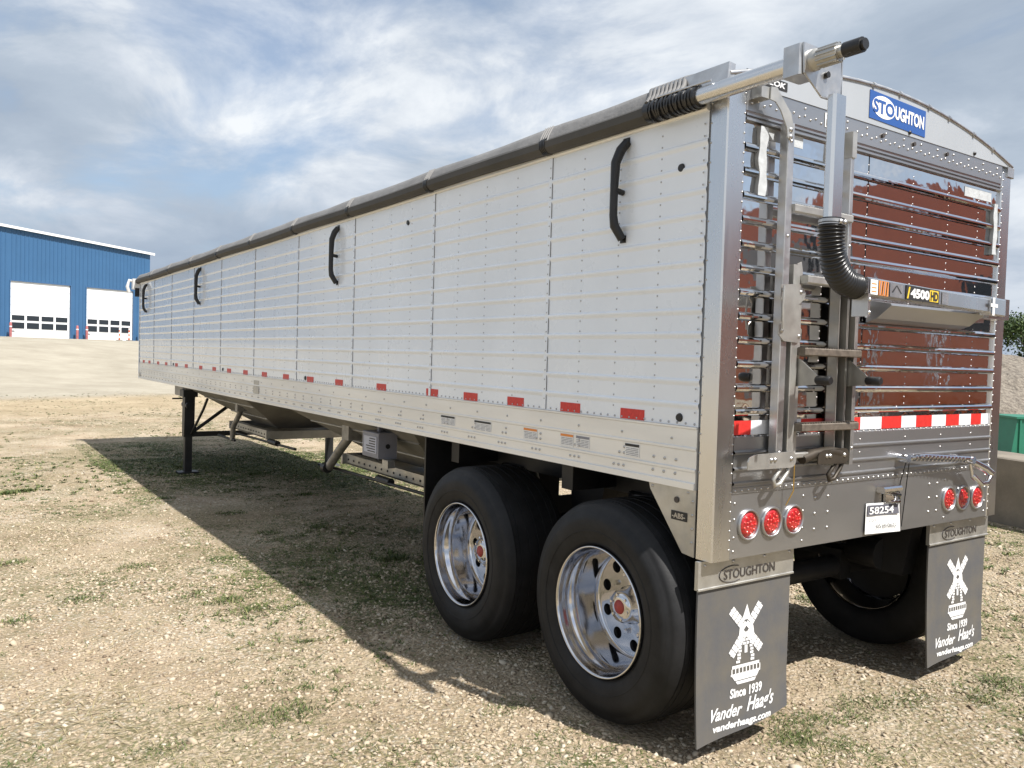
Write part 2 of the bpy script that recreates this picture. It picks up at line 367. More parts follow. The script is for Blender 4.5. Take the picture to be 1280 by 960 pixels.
# grass
def blades(nn, r0, r1, pw, h0, h1, thr, name, mat_, lie=.25, wd=.0022, sub=1, gate=None, fo=(0, 0), fs=1.0):
    x, y, r = scatter(nn // sub, r0, r1, pw); fl = field(x * fs + fo[0], y * fs + fo[1])
    keep = (fl > thr) & offtyre(x, y)
    if gate is not None: keep &= gate(x, y)
    x, y, r, fl = x[keep], y[keep], r[keep], fl[keep]
    if sub > 1:
        x = np.repeat(x, sub); y = np.repeat(y, sub); r = np.repeat(r, sub); fl = np.repeat(fl, sub)
        x = x + rng.normal(0, .016, len(x)); y = y + rng.normal(0, .016, len(y))
    k = len(x); h = rng.uniform(h0, h1, k) * np.clip(.6 + fl, .5, 1.5); a = rng.uniform(0, 6.28, k); b = rng.normal(0, 1, k) * lie
    w_ = wd * rng.uniform(.7, 1.5, k) * np.clip(r / 4, 1, 3.2); dx, dy = np.cos(a), np.sin(a); lean = np.abs(b) + lie
    Z0 = height(x, y) - .004
    p0 = np.stack([x - dy * w_, y + dx * w_, Z0], -1); p1 = np.stack([x + dy * w_, y - dx * w_, Z0], -1)
    hm = h * .55; mxx = x + dx * lean * h * .35; myy = y + dy * lean * h * .35; Z1 = Z0 + hm / np.sqrt(1 + lean * lean)
    p2 = np.stack([mxx + dy * w_ * .8, myy - dx * w_ * .8, Z1], -1); p3 = np.stack([mxx - dy * w_ * .8, myy + dx * w_ * .8, Z1], -1)
    tp = np.stack([x + dx * lean * h, y + dy * lean * h, Z0 + h / np.sqrt(1 + lean * lean * 1.8)], -1)
    Vv = np.stack([p0, p1, p2, p3, tp], 1).reshape(-1, 3); q = np.arange(k)[:, None] * 5
    Ff = np.concatenate([q + [0, 1, 2], q + [0, 2, 3], q + [3, 2, 4]])
    o = mesh_np(name, Vv, Ff, np.repeat(np.clip(rng.normal(.5, .25, k), 0, 1), 5), mat_); o['kind'] = 'stuff'; return o
green = attr_mat('green_grass', .6, [(0, (.035, .055, .018)), (.5, (.085, .115, .035)), (1, (.20, .20, .075))])
straw = attr_mat('dry_grass', .7, [(0, (.16, .12, .06)), (.5, (.33, .27, .15)), (1, (.48, .41, .26))])
blades(170000, 1.6, 34, .5, .015, .045, .0, 'grass', green, lie=.7, sub=14)
blades(420000, 1.7, 34, .5, .010, .032, .02, 'weeds', green, lie=1.3, sub=6, fo=(4, 9), fs=1.7)
under_t = lambda x, y: (x > -.9) & (x < 3.0) & (y > 2.2 + .5 * np.sin(x * 5)) & (y < 14.5)
_s0 = scatter
def scatter(nn, *a_): x = rng.uniform(-.95, 3.4, nn); y = rng.uniform(2.4, 14.6, nn); return x, y, np.hypot(x - CX, y - CY)
blades(210000, 0, 0, 1, .012, .040, -.5, 'shaded_grass', green, lie=.9, sub=5, fo=(2, 5), gate=under_t)
scatter = _s0
blades(120000, 1.6, 36, .5, .015, .05, -.35, 'dry_grass', straw, lie=1.6, sub=4, fo=(7, 2))
# taller tufts behind the mud flaps and at the bottom of the photo
tufts = [(-.2, -.25), (.55, .02), (.68, -.03), (.9, .08), (1.05, -.02), (1.2, .1), (1.35, .02), (.75, .12), (1.55, -.05), (-.62, -.02), (-.72, -.1), (-.45, -.18), (3.1, .5), (3.3, .9), (2.9, 1.1), (3.6, .8), (-1.9, 1.1), (-1.7, .9), (1.9, -.25), (2.2, -.35), (3.9, 1.6), (-.95, .35)]
_tx, _ty, _tr = scatter(90, 2.2, 16, .8, 42)
tufts += [(float(a), float(b)) for a, b in zip(_tx, _ty) if not (-.15 < a < 2.6 and b > .2 and b < 2.4)]
def near_tuft(x, y):
    d = np.full(len(x), 9.)
    for a, b in tufts: d = np.minimum(d, np.hypot(x - a, y - b))
    return d < .13 * rng.random(len(x)) + .02
xs, ys = [], []
_sc = scatter
def scatter(nn, r0, r1, pw, spread=50):
    i = rng.integers(0, len(tufts), nn); T = np.array(tufts)[i]; x = T[:, 0] + rng.normal(0, .075, nn); y = T[:, 1] + rng.normal(0, .055, nn); return x, y, np.hypot(x - CX, y - CY)
blades(26000, 0, 0, 1, .02, .075, -9, 'tall_grass', green, lie=.6, wd=.0018)
scatter = _sc

# ================================================================== TRAILER
W = 2.437; LN = 13.10; ZB = 1.131; ZT = 2.80
tr = thing('grain_trailer', 'long white hopper grain trailer with polished rear wall and rolled grey tarp, parked on dirt', 'trailer', (W / 2, 6.5, 0))
def part(name, mb, mats, parent=tr, label=None): return build(name, mb, mats, parent, True, label)
cent = (tr.location.x, tr.location.y)
seams = [1.208, 2.511, 3.838, 5.146, 6.485, 7.831, 9.199, 10.567, 11.863]
PITCH = 0.1035
def side_profile(x0, sg):
    pr = [(x0, 1.405)]
    z = 1.50
    while z < 2.74:
        pr += [(x0, z - .022), (x0 + sg * .0016, z - .016), (x0 + sg * .0056, z - .006), (x0 + sg * .0062, z + .001), (x0 + sg * .0042, z + .006), (x0, z + .009)]
        z += PITCH
    pr += [(x0, 2.765)]
    return pr
def make_side(x0, sg, full):
    s = MB(); s.sheet(side_profile(x0, sg), 1, .098, LN, 40, 0)
    th = -sg * .03; s.box((x0 + th, .098, 1.405), (x0 + th * .5, LN, 2.765), 0)
    ys = [.098] + seams + [LN]
    for y in seams:
        s.box((x0 + sg * .001, y - .006, 1.41), (x0 + sg * .0056, y + .022, 2.762), 0)
        s.box((x0 + sg * .001, y - .0078, 1.41), (x0 + sg * .0040, y - .0062, 2.762), 2)
    if full:
        cols = []
        for a, b in zip(ys[:-1], ys[1:]):
            m_ = 4
            cols += [a + (b - a) * k / m_ for k in range(m_)]
        for i, y in enumerate(cols):
            for k in range(26):
                z = 1.455 + k * PITCH / 2 + .012
                if z > 2.74: break
                s.rivet((x0 + sg * (.0058 if i % 4 == 0 else .0005), y + (.006 if i % 4 == 0 else 0) + (.012 if i == 0 else 0), z), 0, sg, .0048, .003, 1)
        y = .12
        while y < LN - .03:
            s.rivet((x0, y, 1.417), 0, sg, .0065, .005, 1); y += .052
    return part('side_wall', s, [white, rivet_d, mat('seam_sealant', (.16, .16, .17), .6)])
make_side(0, -1, True); make_side(W, 1, False)
# side rails (stepped extrusion)
def side_rail(xf):
    prof = [(.0, 2.0)]
    f = lambda d: xf(d)
    s = MB()
    P = [(.012, 1.131), (-.014, 1.131), (-.014, 1.158), (-.006, 1.163), (-.006, 1.205), (-.010, 1.209), (-.010, 1.219), (-.003, 1.223), (-.003, 1.298), (-.008, 1.302), (-.008, 1.312), (-.004, 1.316), (-.004, 1.392), (-.009, 1.396), (-.009, 1.404), (.012, 1.404)]
    s.prism([(f(a), b) for a, b in P], 1, .1, LN, 0)
    return s
s = side_rail(lambda d: d)
for z, st in ((1.345, .33),):
    y = .25
    while y < LN: s.rivet((-.0045, y, z), 0, -1, .007, .005, 1); y += st
y = .22; i = 0
while y < LN - .1:
    tri = [(0, 1.272), (0, 1.244), (.035, 1.244), (.0, 1.184), (.035, 1.184), (.07, 1.184)]
    if y > 3.4: tri = tri[:1] + tri[1:2] + tri[3:5]
    if y < .5: tri = [(0, 1.250), (.07, 1.250), (.14, 1.250), (0, 1.190), (.07, 1.190), (.14, 1.190)]
    for a, z in tri: s.rivet((-.0065 if z < 1.21 else -.0035, y + a, z), 0, -1, .0078, .006, 1)
    y += .34 if y < 3.4 else .22
part('bottom_rail', s, [rail_m, rivet_m])
part('bottom_rail', side_rail(lambda d: W - d), [rail_m])
# small stickers on the rail
for y0, y1, c_ in ((2.35, 2.17, signbk), (1.93, 1.74, signbk), (1.40, 1.27, orang), (1.06, .95, orang), (.93, .82, greyp), (.555, .455, signbk)):
    s = MB(); s.box((-.0055, y1, 1.232 if c_ is not orang else 1.228), (-.0032, y0, 1.292), 0)
    s.box((-.0066, y1 + .002, 1.279), (-.0057, y0 - .002, 1.291), 1)
    for k in range(5):
        for q in range(3):
            ya = y1 + .006 + (y0 - y1 - .012) * q / 3
            s.box((-.0063, ya, 1.237 + k * .008), (-.0057, ya + (y0 - y1) * (.24 + .07 * rng.random()), 1.2395 + k * .008), 2)
    part('warning_sticker', s, [paper, c_, greyp])
s = MB(); s.box((-.0063, 6.27, 1.21), (-.0045, 6.45, 1.36), 0); s.box((-.0105, 6.27, 1.222), (-.0065, 6.45, 1.296), 0); part('rail_plate', s, [galvd])
# top side rails
for x0, sg in ((0, -1), (W, 1)):
    s = MB(); s.prism([(x0 - sg * .04, 2.762), (x0 + sg * .010, 2.762), (x0 + sg * .016, 2.770), (x0 + sg * .016, 2.80), (x0 + sg * .006, 2.83), (x0 - sg * .04, 2.83)], 1, .1, LN, 0)
    part('top_rail', s, [rail_m])
# reflective tape pieces
s0 = [.516, .99, 1.495, 1.99, 2.488, 3.283, 4.106, 4.778, 5.436, 6.108, 6.779, 7.436, 8.103, 8.779, 9.586, 10.2, 10.9, 11.5, 12.2, 12.7]
tp = MB(); tp.box((-.0022, -.082, -.0245), (-.0004, .082, .0245), 0)
for k in range(10): tp.box((-.0026, -.078 + k * .0165, -.022), (-.0022, -.066 + k * .0165, .022), 0)
t0 = None
for y in s0:
    if t0 is None:
        t0 = build('reflective_tape', tp, [redtape], tr, False); o = t0
    else:
        o = t0.copy(); COL.objects.link(o)
    o.location = Vector((0, y, 1.4325)) - tr.location
for y, z in ((.25, 2.545), (.21, 1.44), (4.9, 1.44), (7.7, 1.44), (10.4, 1.44), (2.9, 2.62)):
    s = MB(); s.tube([(-.001, y, z), (-.009, y, z)], [.020, .016], 12); part('snap_button', s, [black])
# tarp hooks on the side
def hook(y):
    s = MB(); A = [(-.012, y - .03, 2.728), (-.035, y - .012, 2.69), (-.052, y + .004, 2.63), (-.055, y + .006, 2.50), (-.055, y + .006, 2.38), (-.050, y + .002, 2.33), (-.016, y - .018, 2.265)]
    Rr = .020
    s.tube(A, [.022, .025, .024, Rr, Rr, .023, .021], 7)
    s.tube([(-.05, y + .006, 2.50), (-.002, y + .0, 2.49)], .014, 8); s.box((-.004, y - .035, 2.705), (-.001, y + .01, 2.75)); s.box((-.004, y - .03, 2.25), (-.001, y + .01, 2.285))
    part('tarp_hook', s, [black])
for y in (.63, 4.20, 8.87, 12.5): hook(y)
# front wall, floor, end arch
s = MB(); s.box((0, LN - .02, ZB), (W, LN, 2.86)); s.box((-.012, LN, ZB), (.03, LN + .03, 2.80)); s.box((-.0165, LN - .14, 1.17), (-.0145, LN - .03, 1.235), 1)
part('front_wall', s, [white, galvd])
AC = W / 2 - .03
def arch(x): return 3.056 - .175 * ((x - AC) / (W / 2)) ** 2
axs = [W * k / 24 for k in range(25)]
s = MB(); s.prism([(x, arch(x)) for x in axs] + [(W, 2.80), (0, 2.80)], 1, LN - .05, LN, 0); part('front_cap', s, [capw])
for y_, z_ in (((.1, 2.9), 1.15), ((10.3, LN - .03), 1.14), ((5.9, 7.1), 1.14)):
    s = MB(); s.box((.02, y_[0], z_), (W - .02, y_[1], z_ + .03)); part('floor', s, [under])

# ---------------- rear frame
for x0, x1 in ((0, .115), (W - .107, W)):
    s = MB(); s.bbox((x0, -.004, .836), (x1, .092, 2.835), .006)
    for k in range(48):
        z = .88 + k * .0415
        s.rivet((.105 if x0 == 0 else W - .098, -.0045, z), 1, -1, .005, .0035, 1)
        if z > 1.15 and k % 2 == 0 and x0 == 0: s.rivet((-.0005, .085, z), 0, -1, .005, .004, 1)
    part('corner_post', s, [post_m, rivet_m])
# polished wall
pr = []; z = 1.372
pr.append((.012, 1.372)); zr = 1.479
while zr < 2.70:
    for a, b in ((-.021, .012), (-.019, .003), (-.014, -.004), (-.006, -.008), (.002, -.008), (.010, -.004), (.015, .003), (.017, .012)): pr.append((b, zr + a))
    zr += PITCH
pr.append((.012, 2.722))
s = MB()
xs_ = [.115, 1.04, 1.44, 1.79, 2.11, W - .107]
s.sheet(pr, 0, .115, W - .107, 12, 0, False)
for x in (.70, 1.04, 1.44, 1.79, 2.11):
    zr = 1.40
    while zr < 2.72:
        ph = ((zr - 1.479) / PITCH) % 1
        if .22 < ph < .80: s.rivet((x, .012, zr), 1, -1, .0042, .0025, 1)
        zr += PITCH / 3
s.box((1.0405, .0095, 1.38), (1.0425, .0118, 2.72), 2)
s.box((.02, .05, .9), (W - .02, .09, 2.82), 2)
rw = part('rear_wall', s, [mirror, rivet_s, black])
for p_ in rw.data.polygons: pass
# header with rivets
s = MB(); s.box((.115, -.002, 2.765), (W - .107, .03, 2.868), 0)
s.sheet([(.012, 2.722), (-.006, 2.724), (-.006, 2.733), (.004, 2.735), (.004, 2.742), (-.006, 2.744), (-.006, 2.752), (.004, 2.754), (.002, 2.765)], 0, .115, W - .107, 1, 0)
k = 0; x = .15
while x < W - .12:
    s.rivet((x, -.0025, 2.800 + (.012 if k % 2 else 0)), 1, -1, .006, .005, 1)
    if k % 4 == 1: s.rivet((x, -.0025, 2.845), 1, -1, .006, .005, 1)
    x += .040; k += 1
for x in (1.12, 1.40, 1.72): s.disc((x, -.006, 2.836 if x > 1.3 else 2.83), .011, 1, 10, 2, .01)
part('header', s, [tail_m, rivet_m, stampm])
# arched end cap
s = MB(); s.prism([(x, arch(x)) for x in axs] + [(W + .004, 2.868), (-.004, 2.868)], 1, -.006, .02, 0)
for x in (1.35, 2.0): s.rivet((x, -.0065, 2.885), 1, -1, .012, .010, 1)
part('end_cap', s, [capw, black])
s = MB(); s.tube([(x, -.004, arch(x) + .004) for x in axs], .011, 8)
for x in (1.02, 1.25, 1.52, 1.72, 1.98, 2.2, .35, .6): s.tube([(x - .008, -.006, arch(x - .008) + .002), (x + .008, -.006, arch(x + .008) + .002)], .015, 8, 0)
s.bbox((W - .06, -.012, 2.81), (W + .015, .03, 2.872), .004)
s.prism([(-.02, 2.86), (.02, 2.86), (.03, 2.935), (-.01, 2.938)], 1, -.01, .45, 0)
part('cap_trim', s, [galv])
# brand sign on the end cap
s = MB(); lo = Vector((.993, -.0075, 2.896)); lu = Vector((.498, 0, -.012)); lv = Vector((0, 0, .134))
s.plate([lo, lo + lu, lo + lu + lv, lo + lv], (0, -1, 0), .0015, 0)
el = [(lo + lu * (.24 + .20 * math.cos(a)) + lv * (.52 + .40 * math.sin(a)) + Vector((0, -.0025, 0))) for a in [2 * math.pi * k / 28 for k in range(28)]]
s.add(el, [tuple(range(28))[::-1]], 1)
o = Vector((0, -.0035, 0))
write(s, 'STO', lo + lu * .06 + lv * .26 + o, lu * .36, lv * .50, 0, bold=.035)
write(s, 'UGHTON', lo + lu * .435 + lv * .26 + o, lu * .53, lv * .50, 1, bold=.035)
part('maker_sign', s, [bluep, signw])
s = MB(); s.plate([(.10, -.0075, 2.889), (.372, -.0075, 2.889), (.372, -.0075, 2.928), (.10, -.0075, 2.934)], (0, -1, 0), .001, 0)
write(s, 'OR-LOK', (.16, -.0095, 2.897), (.20, 0, 0), (0, 0, .025), 1, bold=.03, shear=.25); part('cap_decal', s, [signbk, signw])
s = MB(); s.plate([(.655, -.0035, 2.79), (.70, -.0035, 2.79), (.70, -.0035, 2.855), (.655, -.0035, 2.855)], (0, -1, 0), .001, 0)
write(s, 'F', (.664, -.0055, 2.797), (.018, 0, 0), (0, 0, .03), 1, bold=.03); part('small_sticker', s, [paper, signbk])
# rear tape
s_b = [(.118, .215, redtape), (.215, .50, wtape), (.50, .62, redtape), (.62, .86, wtape), (.86, 1.10, redtape)]
tx = [.118, .235, .52, .66, .84, 1.15, 1.30, 1.46, 1.60, 1.74, 1.88, 2.01, 2.14, 2.26, W - .108]
tx = [.118, .235, .585, .76, .855, 1.055, 1.24, 1.42, 1.56, 1.715, 1.86, 2.0, 2.13, 2.245, W - .108]
for i, (a, b) in enumerate(zip(tx[:-1], tx[1:])):
    if i == 2: pass
    m_ = (redtape, wtape)[i % 2]
    s = MB(); s.box((a + .0005, .0090, 1.376), (b - .0005, .0105, 1.438), 0)
    part('reflective_tape', s, [m_], label='%s reflective tape on the rear wall' % ('red' if i % 2 == 0 else 'white'))
# lower wall with three soft ribs
s = MB(); pl = [(.010, 1.372), (.004, 1.366), (-.002, 1.366), (-.002, 1.352)]
for z in (1.300, 1.228, 1.165):
    pl += [(-.002, z + .010), (-.012, z + .004), (-.012, z - .002), (-.002, z - .008)]
pl += [(-.002, 1.148)]
s.sheet(pl, 0, .115, W - .107, 1, 0)
x = .14
while x < W - .11:
    s.rivet((x, .006, 1.369), 1, -1, .0055, .008, 1); x += .052
for x in (1.44, 1.79, 2.11, 1.04, .5): 
    for z in (1.33, 1.265, 1.195): s.rivet((x, -.0025, z), 1, -1, .005, .004, 1)
part('lower_wall', s, [tail_m, rivet_m])
# tail panel
s = MB(); s.box((.113, -.001, .838), (W - .105, .03, 1.122), 0); s.bbox((.113, -.0065, 1.122), (W - .105, .02, 1.148), .002, 0)
x = .13
while x < W - .11: s.rivet((x, -.007, 1.135), 1, -1, .0065, .005, 1); x += .043
for x in (.70, .80, 1.70, 1.78):
    for z in (.915, .99, 1.065): s.rivet((x, -.0015, z), 1, -1, .0075, .006, 1)
for x in (.135, .61, 1.86, 2.3):
    for z in (.87, .93, 1.01, 1.08): s.rivet((x, -.0015, z), 1, -1, .0065, .005, 1)
part('tail_panel', s, [tail_m, rivet_m])
# lamps
def lamp(x, z):
    o = bpy.data.objects.new('tail_light', None); COL.objects.link(o); o.parent = tr; o.location = Vector((x, 0, z)) - tr.location; o.empty_display_size = .05
    s = MB(); s.lathe([(0, .070), (-.008, .070), (-.014, .066), (-.012, .061), (-.004, .059), (.004, .058)], (0, -.001, 0), 1, 32); build('bezel', s, [tail_m], o, False)
    s = MB(); s.lathe([(-.004, .059), (-.004, .054), (-.009, .051), (-.012, .035), (-.0135, .015), (-.014, .0001)], (0, -.001, 0), 1, 32)
    for rr, nn in ((.016, 5), (.036, 9)):
        for k in range(nn): s.rivet((rr * math.cos(6.283 * k / nn), -.0125, rr * math.sin(6.283 * k / nn)), 1, -1, .0065, .004, 1)
    build('lens', s, [lens, mat('red_lamp_diode', (.62, .035, .025), .1, coat=1)], o, False); return o
l0 = lamp(.227, .98)
for x, z in ((.382, .979), (.539, .976), (1.902, .969), (2.052, .965), (2.208, .958)):
    c_ = copy_tree(l0, tr); c_.location = Vector((x, 0, z)) - tr.location
# stock tag, tag lamp, hose support
s = MB(); s.plate([(1.10, -.012, .852), (1.385, -.03, .845), (1.395, -.012, .995), (1.11, -.006, 1.005)], (0, -1, 0), .001, 0)
s.plate([(1.112, -.0145, .945), (1.375, -.026, .938), (1.380, -.0165, .985), (1.117, -.0105, .995)], (0, -1, 0), .001, 1)
write(s, '58254', (1.125, -.0175, .950), (.20, -.009, -.004), (.003, .001, .036), 0, bold=.02)
write(s, '0518-0622', (1.18, -.024, .878), (.17, -.009, -.004), (0, .002, .018), 2)
write(s, 'STOCK', (1.12, -.021, .915), (.06, -.004, -.002), (0, .001, .012), 2)
part('stock_tag', s, [paper, mat('tag_band', (.10, .10, .12), .5), signbk])
s = MB(); s.bbox((1.20, -.05, 1.055), (1.36, -.002, 1.085), .008); s.tube([(1.21, -.03, 1.06), (1.36, -.035, 1.035), (1.37, -.03, 1.0), (1.30, -.02, 1.0)], .010, 8); s.box((1.26, -.02, 1.0), (1.35, -.006, 1.05))
part('plate_lamp', s, [chrome])
s = MB(); s.tube([(1.37, -.03, 1.222), (1.55, -.05, 1.228), (1.99, -.07, 1.195)], .016, 10); s.tube([(1.385, -.0, 1.222), (1.385, -.06, 1.222)], .024, 10)
s.tube([(1.99, -.0, 1.19), (1.99, -.09, 1.19)], .022, 10); s.tube([(2.0, -.06, 1.185), (2.11, -.09, 1.14), (2.16, -.10, 1.11)], .022, 10); s.tube([(2.02, -.07, 1.10), (2.06, -.10, 1.055), (2.12, -.10, 1.06), (2.16, -.10, 1.10)], .016, 8); s.tube([(2.0, -.06, 1.18), (2.02, -.07, 1.09)], .010, 8)
for q in range(14): s.tube([(1.45 + q * .035, -.05 - q * .0014, 1.225 - q * .0023), (1.458 + q * .035, -.05 - q * .0014, 1.225 - q * .0023)], .0185, 10)
part('latch_handle', s, [chrome])
s = MB(); s.tube([(1.385, -.05, 1.22), (1.36, -.035, 1.10), (1.385, -.012, .95), (1.40, -.01, .86)], .0028, 5); s.tube([(1.41, -.05, 1.22), (1.42, -.035, 1.10), (1.44, -.012, .95), (1.43, -.01, .86)], .0028, 5); part('tag_string', s, [black])
# plastic film leftovers
def strip(pts, wd):
    s = MB(); n_ = len(pts)
    vs = []
    for i, p in enumerate(pts):
        a = Vector(pts[min(i + 1, n_ - 1)]) - Vector(pts[max(i - 1, 0)]); side = a.cross(Vector((0, 1, 0))).normalized() * wd / 2
        vs += [Vector(p) - side, Vector(p) + side]
    s.add(vs, [(2 * i, 2 * i + 1, 2 * i + 3, 2 * i + 2) for i in range(n_ - 1)], 0, True); return s
def wy(z):
    d = ((z - 1.479 + .052) % PITCH) - .052
    return -.0105 if abs(d) < .021 else .0095
def vstrip(x, z1, z0, wd):
    s = MB(); zs = []; z = z1
    while z > z0: zs.append(z); z -= .009
    vs = []
    for i, z in enumerate(zs):
        xx = x + .004 * math.sin(z * 31) ; ww = wd * (1 + .12 * math.sin(z * 57)) / 2; vs += [(xx - ww, wy(z), z), (xx + ww, wy(z), z)]
    n2 = len(vs); s.add(vs + [(x_, .0112, z_) for x_, y_, z_ in vs], [(2 * i, 2 * i + 1, 2 * i + 3, 2 * i + 2) for i in range(len(zs) - 1)] + [(2 * i, 2 * i + 2, n2 + 2 * i + 2, n2 + 2 * i) for i in range(len(zs) - 1)] + [(2 * i + 1, n2 + 2 * i + 1, n2 + 2 * i + 3, 2 * i + 3) for i in range(len(zs) - 1)], 0, False); return s
wy = lambda z: -.0100
for a_ in ((.226, 2.712, 2.415, .050), (2.266, 2.64, 2.345, .042)): part('plastic_film', vstrip(*a_), [film])
for xa, xb, za in ((.25, .52, 2.668), (1.95, 2.245, 2.650)):
    s = MB(); s.box((xa, .0100, za), (xb, .0114, za + .052)); part('plastic_film', s, [film])
# ---------------- mud flaps
def fcurl(fx, fz): return -.03 * fz * fz * (1 - fx) + .012 * math.sin(fx * 5.5 + 1) * fz - .02 * max(0, fz - .75) * 2 * fx
def flap(x0, nm):
    q = bpy.data.objects.new('mud_flap', None); COL.objects.link(q); q.parent = tr; q.location = Vector((x0, .05, 0)) - tr.location; q.empty_display_size = .1
    s = MB(); NX, NZ = 8, 12; top, w_ = .72, .622
    vs = []
    for side in (0, 1):
        for j in range(NZ + 1):
            for i in range(NX + 1):
                fx = i / NX; fz = j / NZ; bot = .02 + .055 * fx
                z = top + (bot - top) * fz; y = fcurl(fx, fz) + side * .009
                vs.append((fx * w_ - .0 + .004 * fz, y, z))
    K = (NX + 1) * (NZ + 1); fs = []
    for j in range(NZ):
        for i in range(NX):
            a = j * (NX + 1) + i; fs += [(a, a + NX + 1, a + NX + 2, a + 1), (K + a, K + a + 1, K + a + NX + 2, K + a + NX + 1)]
    ring = [i for i in range(NX + 1)] + [j * (NX + 1) + NX for j in range(1, NZ + 1)] + [NZ * (NX + 1) + i for i in range(NX - 1, -1, -1)] + [j * (NX + 1) for j in range(NZ - 1, 0, -1)]
    for a, b in zip(ring, ring[1:] + ring[:1]): fs.append((a, b, K + b, K + a))
    s.add(vs, fs, 0, False); build('flap_sheet', s, [flap_m], q, False)
    s = MB(); s.box((-.012, -.007, .708), (.632, .012, .832), 0); s.bbox((-.012, -.012, .704), (.632, -.005, .715), .002)
    write(s, 'STOUGHTON', (.15, -.0095, .735), (.345, 0, 0), (0, 0, .042), 1, bold=.012)
    s.tube([(.13 + .075 + .085 * math.cos(a), -.009, .757 + .037 * math.sin(a)) for a in [math.pi * (.35 + 1.35 * k / 12) for k in range(13)]], .0022, 5, 1)
    for x in (.03, .21, .42, .60): s.rivet((x, -.0075, .812), 1, -1, .009, .006, 2)
    build('flap_bracket', s, [galvd, stampm, rivet_m], q, False)
    # printed emblem and words
    s = MB(); o = lambda x, z: Vector((x, fcurl(x / .622, (.72 - z) / (.70 - .055 * x / .622)) - .0022, z))
    def poly(pts, mi=0): s.add([o(*p) for p in pts], [tuple(range(len(pts)))], mi)
    cx_, cz_ = .315, .49
    def blade_(ang, r0, r1, w0):
        c2, s2 = math.cos(ang), math.sin(ang)
        P = lambda r, t: (cx_ + c2 * r - s2 * t, cz_ + s2 * r + c2 * t)
        nseg = 5
        for k in range(nseg):
            ra, rb = r0 + (r1 - r0) * k / nseg, r0 + (r1 - r0) * (k + .86) / nseg
            poly([P(ra, -w0), P(rb, -w0), P(rb, -w0 * .12), P(ra, -w0 * .12)]); poly([P(ra, w0 * .12), P(rb, w0 * .12), P(rb, w0), P(ra, w0)])
        poly([P(r0, -w0 * .12), P(r1, -w0 * .12), P(r1, w0 * .12), P(r0, w0 * .12)])
    for an in (48, 135, 228, 315): blade_(R(an), .012, .145, .021)
    # tower
    poly([(.285, .535), (.345, .535), (.318, .605)])
    for k in range(9):
        z0 = .345 + k * .0155; wv = .062 - k * .0035
        for q_ in range(4):
            xa = cx_ - wv + 2 * wv * (q_ + (k % 2) * .12) / 4; xb = xa + 2 * wv / 4 * .78
            if k < 5 and q_ in (1, 2): continue
            poly([(xa, z0), (xb, z0), (xb, z0 + .0115), (xa, z0 + .0115)])
    poly([(.265, .44), (.285, .44), (.285, .52), (.272, .50)]); poly([(.345, .44), (.372, .44), (.362, .50), (.345, .52)])
    poly([(.306, .385), (.324, .385), (.324, .42), (.306, .42)])
    poly([(.228, .322), (.405, .322), (.405, .336), (.228, .336)])
    poly([(.220, .290), (.412, .290), (.412, .299), (.220, .299)])
    for k in range(9): xa = .224 + k * .0228; poly([(xa, .299), (xa + .006, .299), (xa + .006, .322), (xa, .322)])
    poly([(.245, .268), (.388, .268), (.404, .290), (.228, .290)]); poly([(.262, .250), (.372, .250), (.384, .264), (.250, .264)])
    def wr(txt, x0_, x1_, z0_, z1_, **k_):
        P_, f_ = text2d(txt, **k_); s.add([o(x0_ + (x1_ - x0_) * float(a), z0_ + (z1_ - z0_) * float(b)) for a, b in P_], f_, 0)
    wr('Since 1939', .215, .425, .192, .236, bold=.034, shear=.12)
    wr('Vander', .098, .292, .112, .168, bold=.02, shear=.45); wr("Haag's", .318, .512, .100, .186, bold=.02, shear=.45)
    wr('vanderhaags.com', .108, .485, .055, .096, bold=.034, shear=.2)
    build('flap_print', s, [signw], q, False)
    return q
flap(-.016, 'l'); flap(W + .016 - .622 - .01, 'r')
# ---------------- gusset with ABS plate
for sx in (0, 1):
    s = MB(); x = -.004 if sx == 0 else W
    s.prism([(.095, 1.131), (.385, 1.131), (.375, 1.10), (.165, .845), (.095, .838)], 0, x, x + .006, 0)
    for y, z in ((.11, 1.08), (.11, 1.02), (.11, .96), (.11, .90), (.14, 1.115), (.36, 1.115)): s.rivet((x - .0005, y, z), 0, -1, .007, .005, 1)
    s.disc((x - .003, .205, 1.075), .014, 0, 12, 2)
    if sx == 0:
        s.box((x - .003, .14, .985), (x - .001, .235, 1.025), 3)
        write(s, '-ABS-', (x - .0045, .228, .993), (0, -.08, 0), (0, 0, .024), 1, bold=.03)
    part('gusset', s, [galvd, rivet_m, stampm, signbk])
# ---------------- tarp
s = MB(); rc = (-.030, 2.822)
xr = [(-.068, 2.835), (-.052, 2.868), (-.025, 2.905), (-.004, 2.932)] + [(x, arch(x) + .012) for x in axs[1:-1]] + [(W + .004, 2.90), (W + .02, 2.84), (W + .025, 2.76)]
NY = 90; ys = [.42 + (LN + .06 - .42) * k / NY for k in range(NY + 1)]
bows = [.42, 1.19] + seams[1:] + [LN]
vs = []
for y in ys:
    d = min(abs(y - b) for b in bows); sag = .010 * min(1, d / .5)
    for i, (x, z) in enumerate(xr): vs.append((x, y, z - sag * (1 if 1 < i < len(xr) - 2 else .3)))
K = len(xr); s.add(vs, [(j * K + i, (j + 1) * K + i, (j + 1) * K + i + 1, j * K + i + 1) for j in range(NY) for i in range(K - 1)], 0, True)
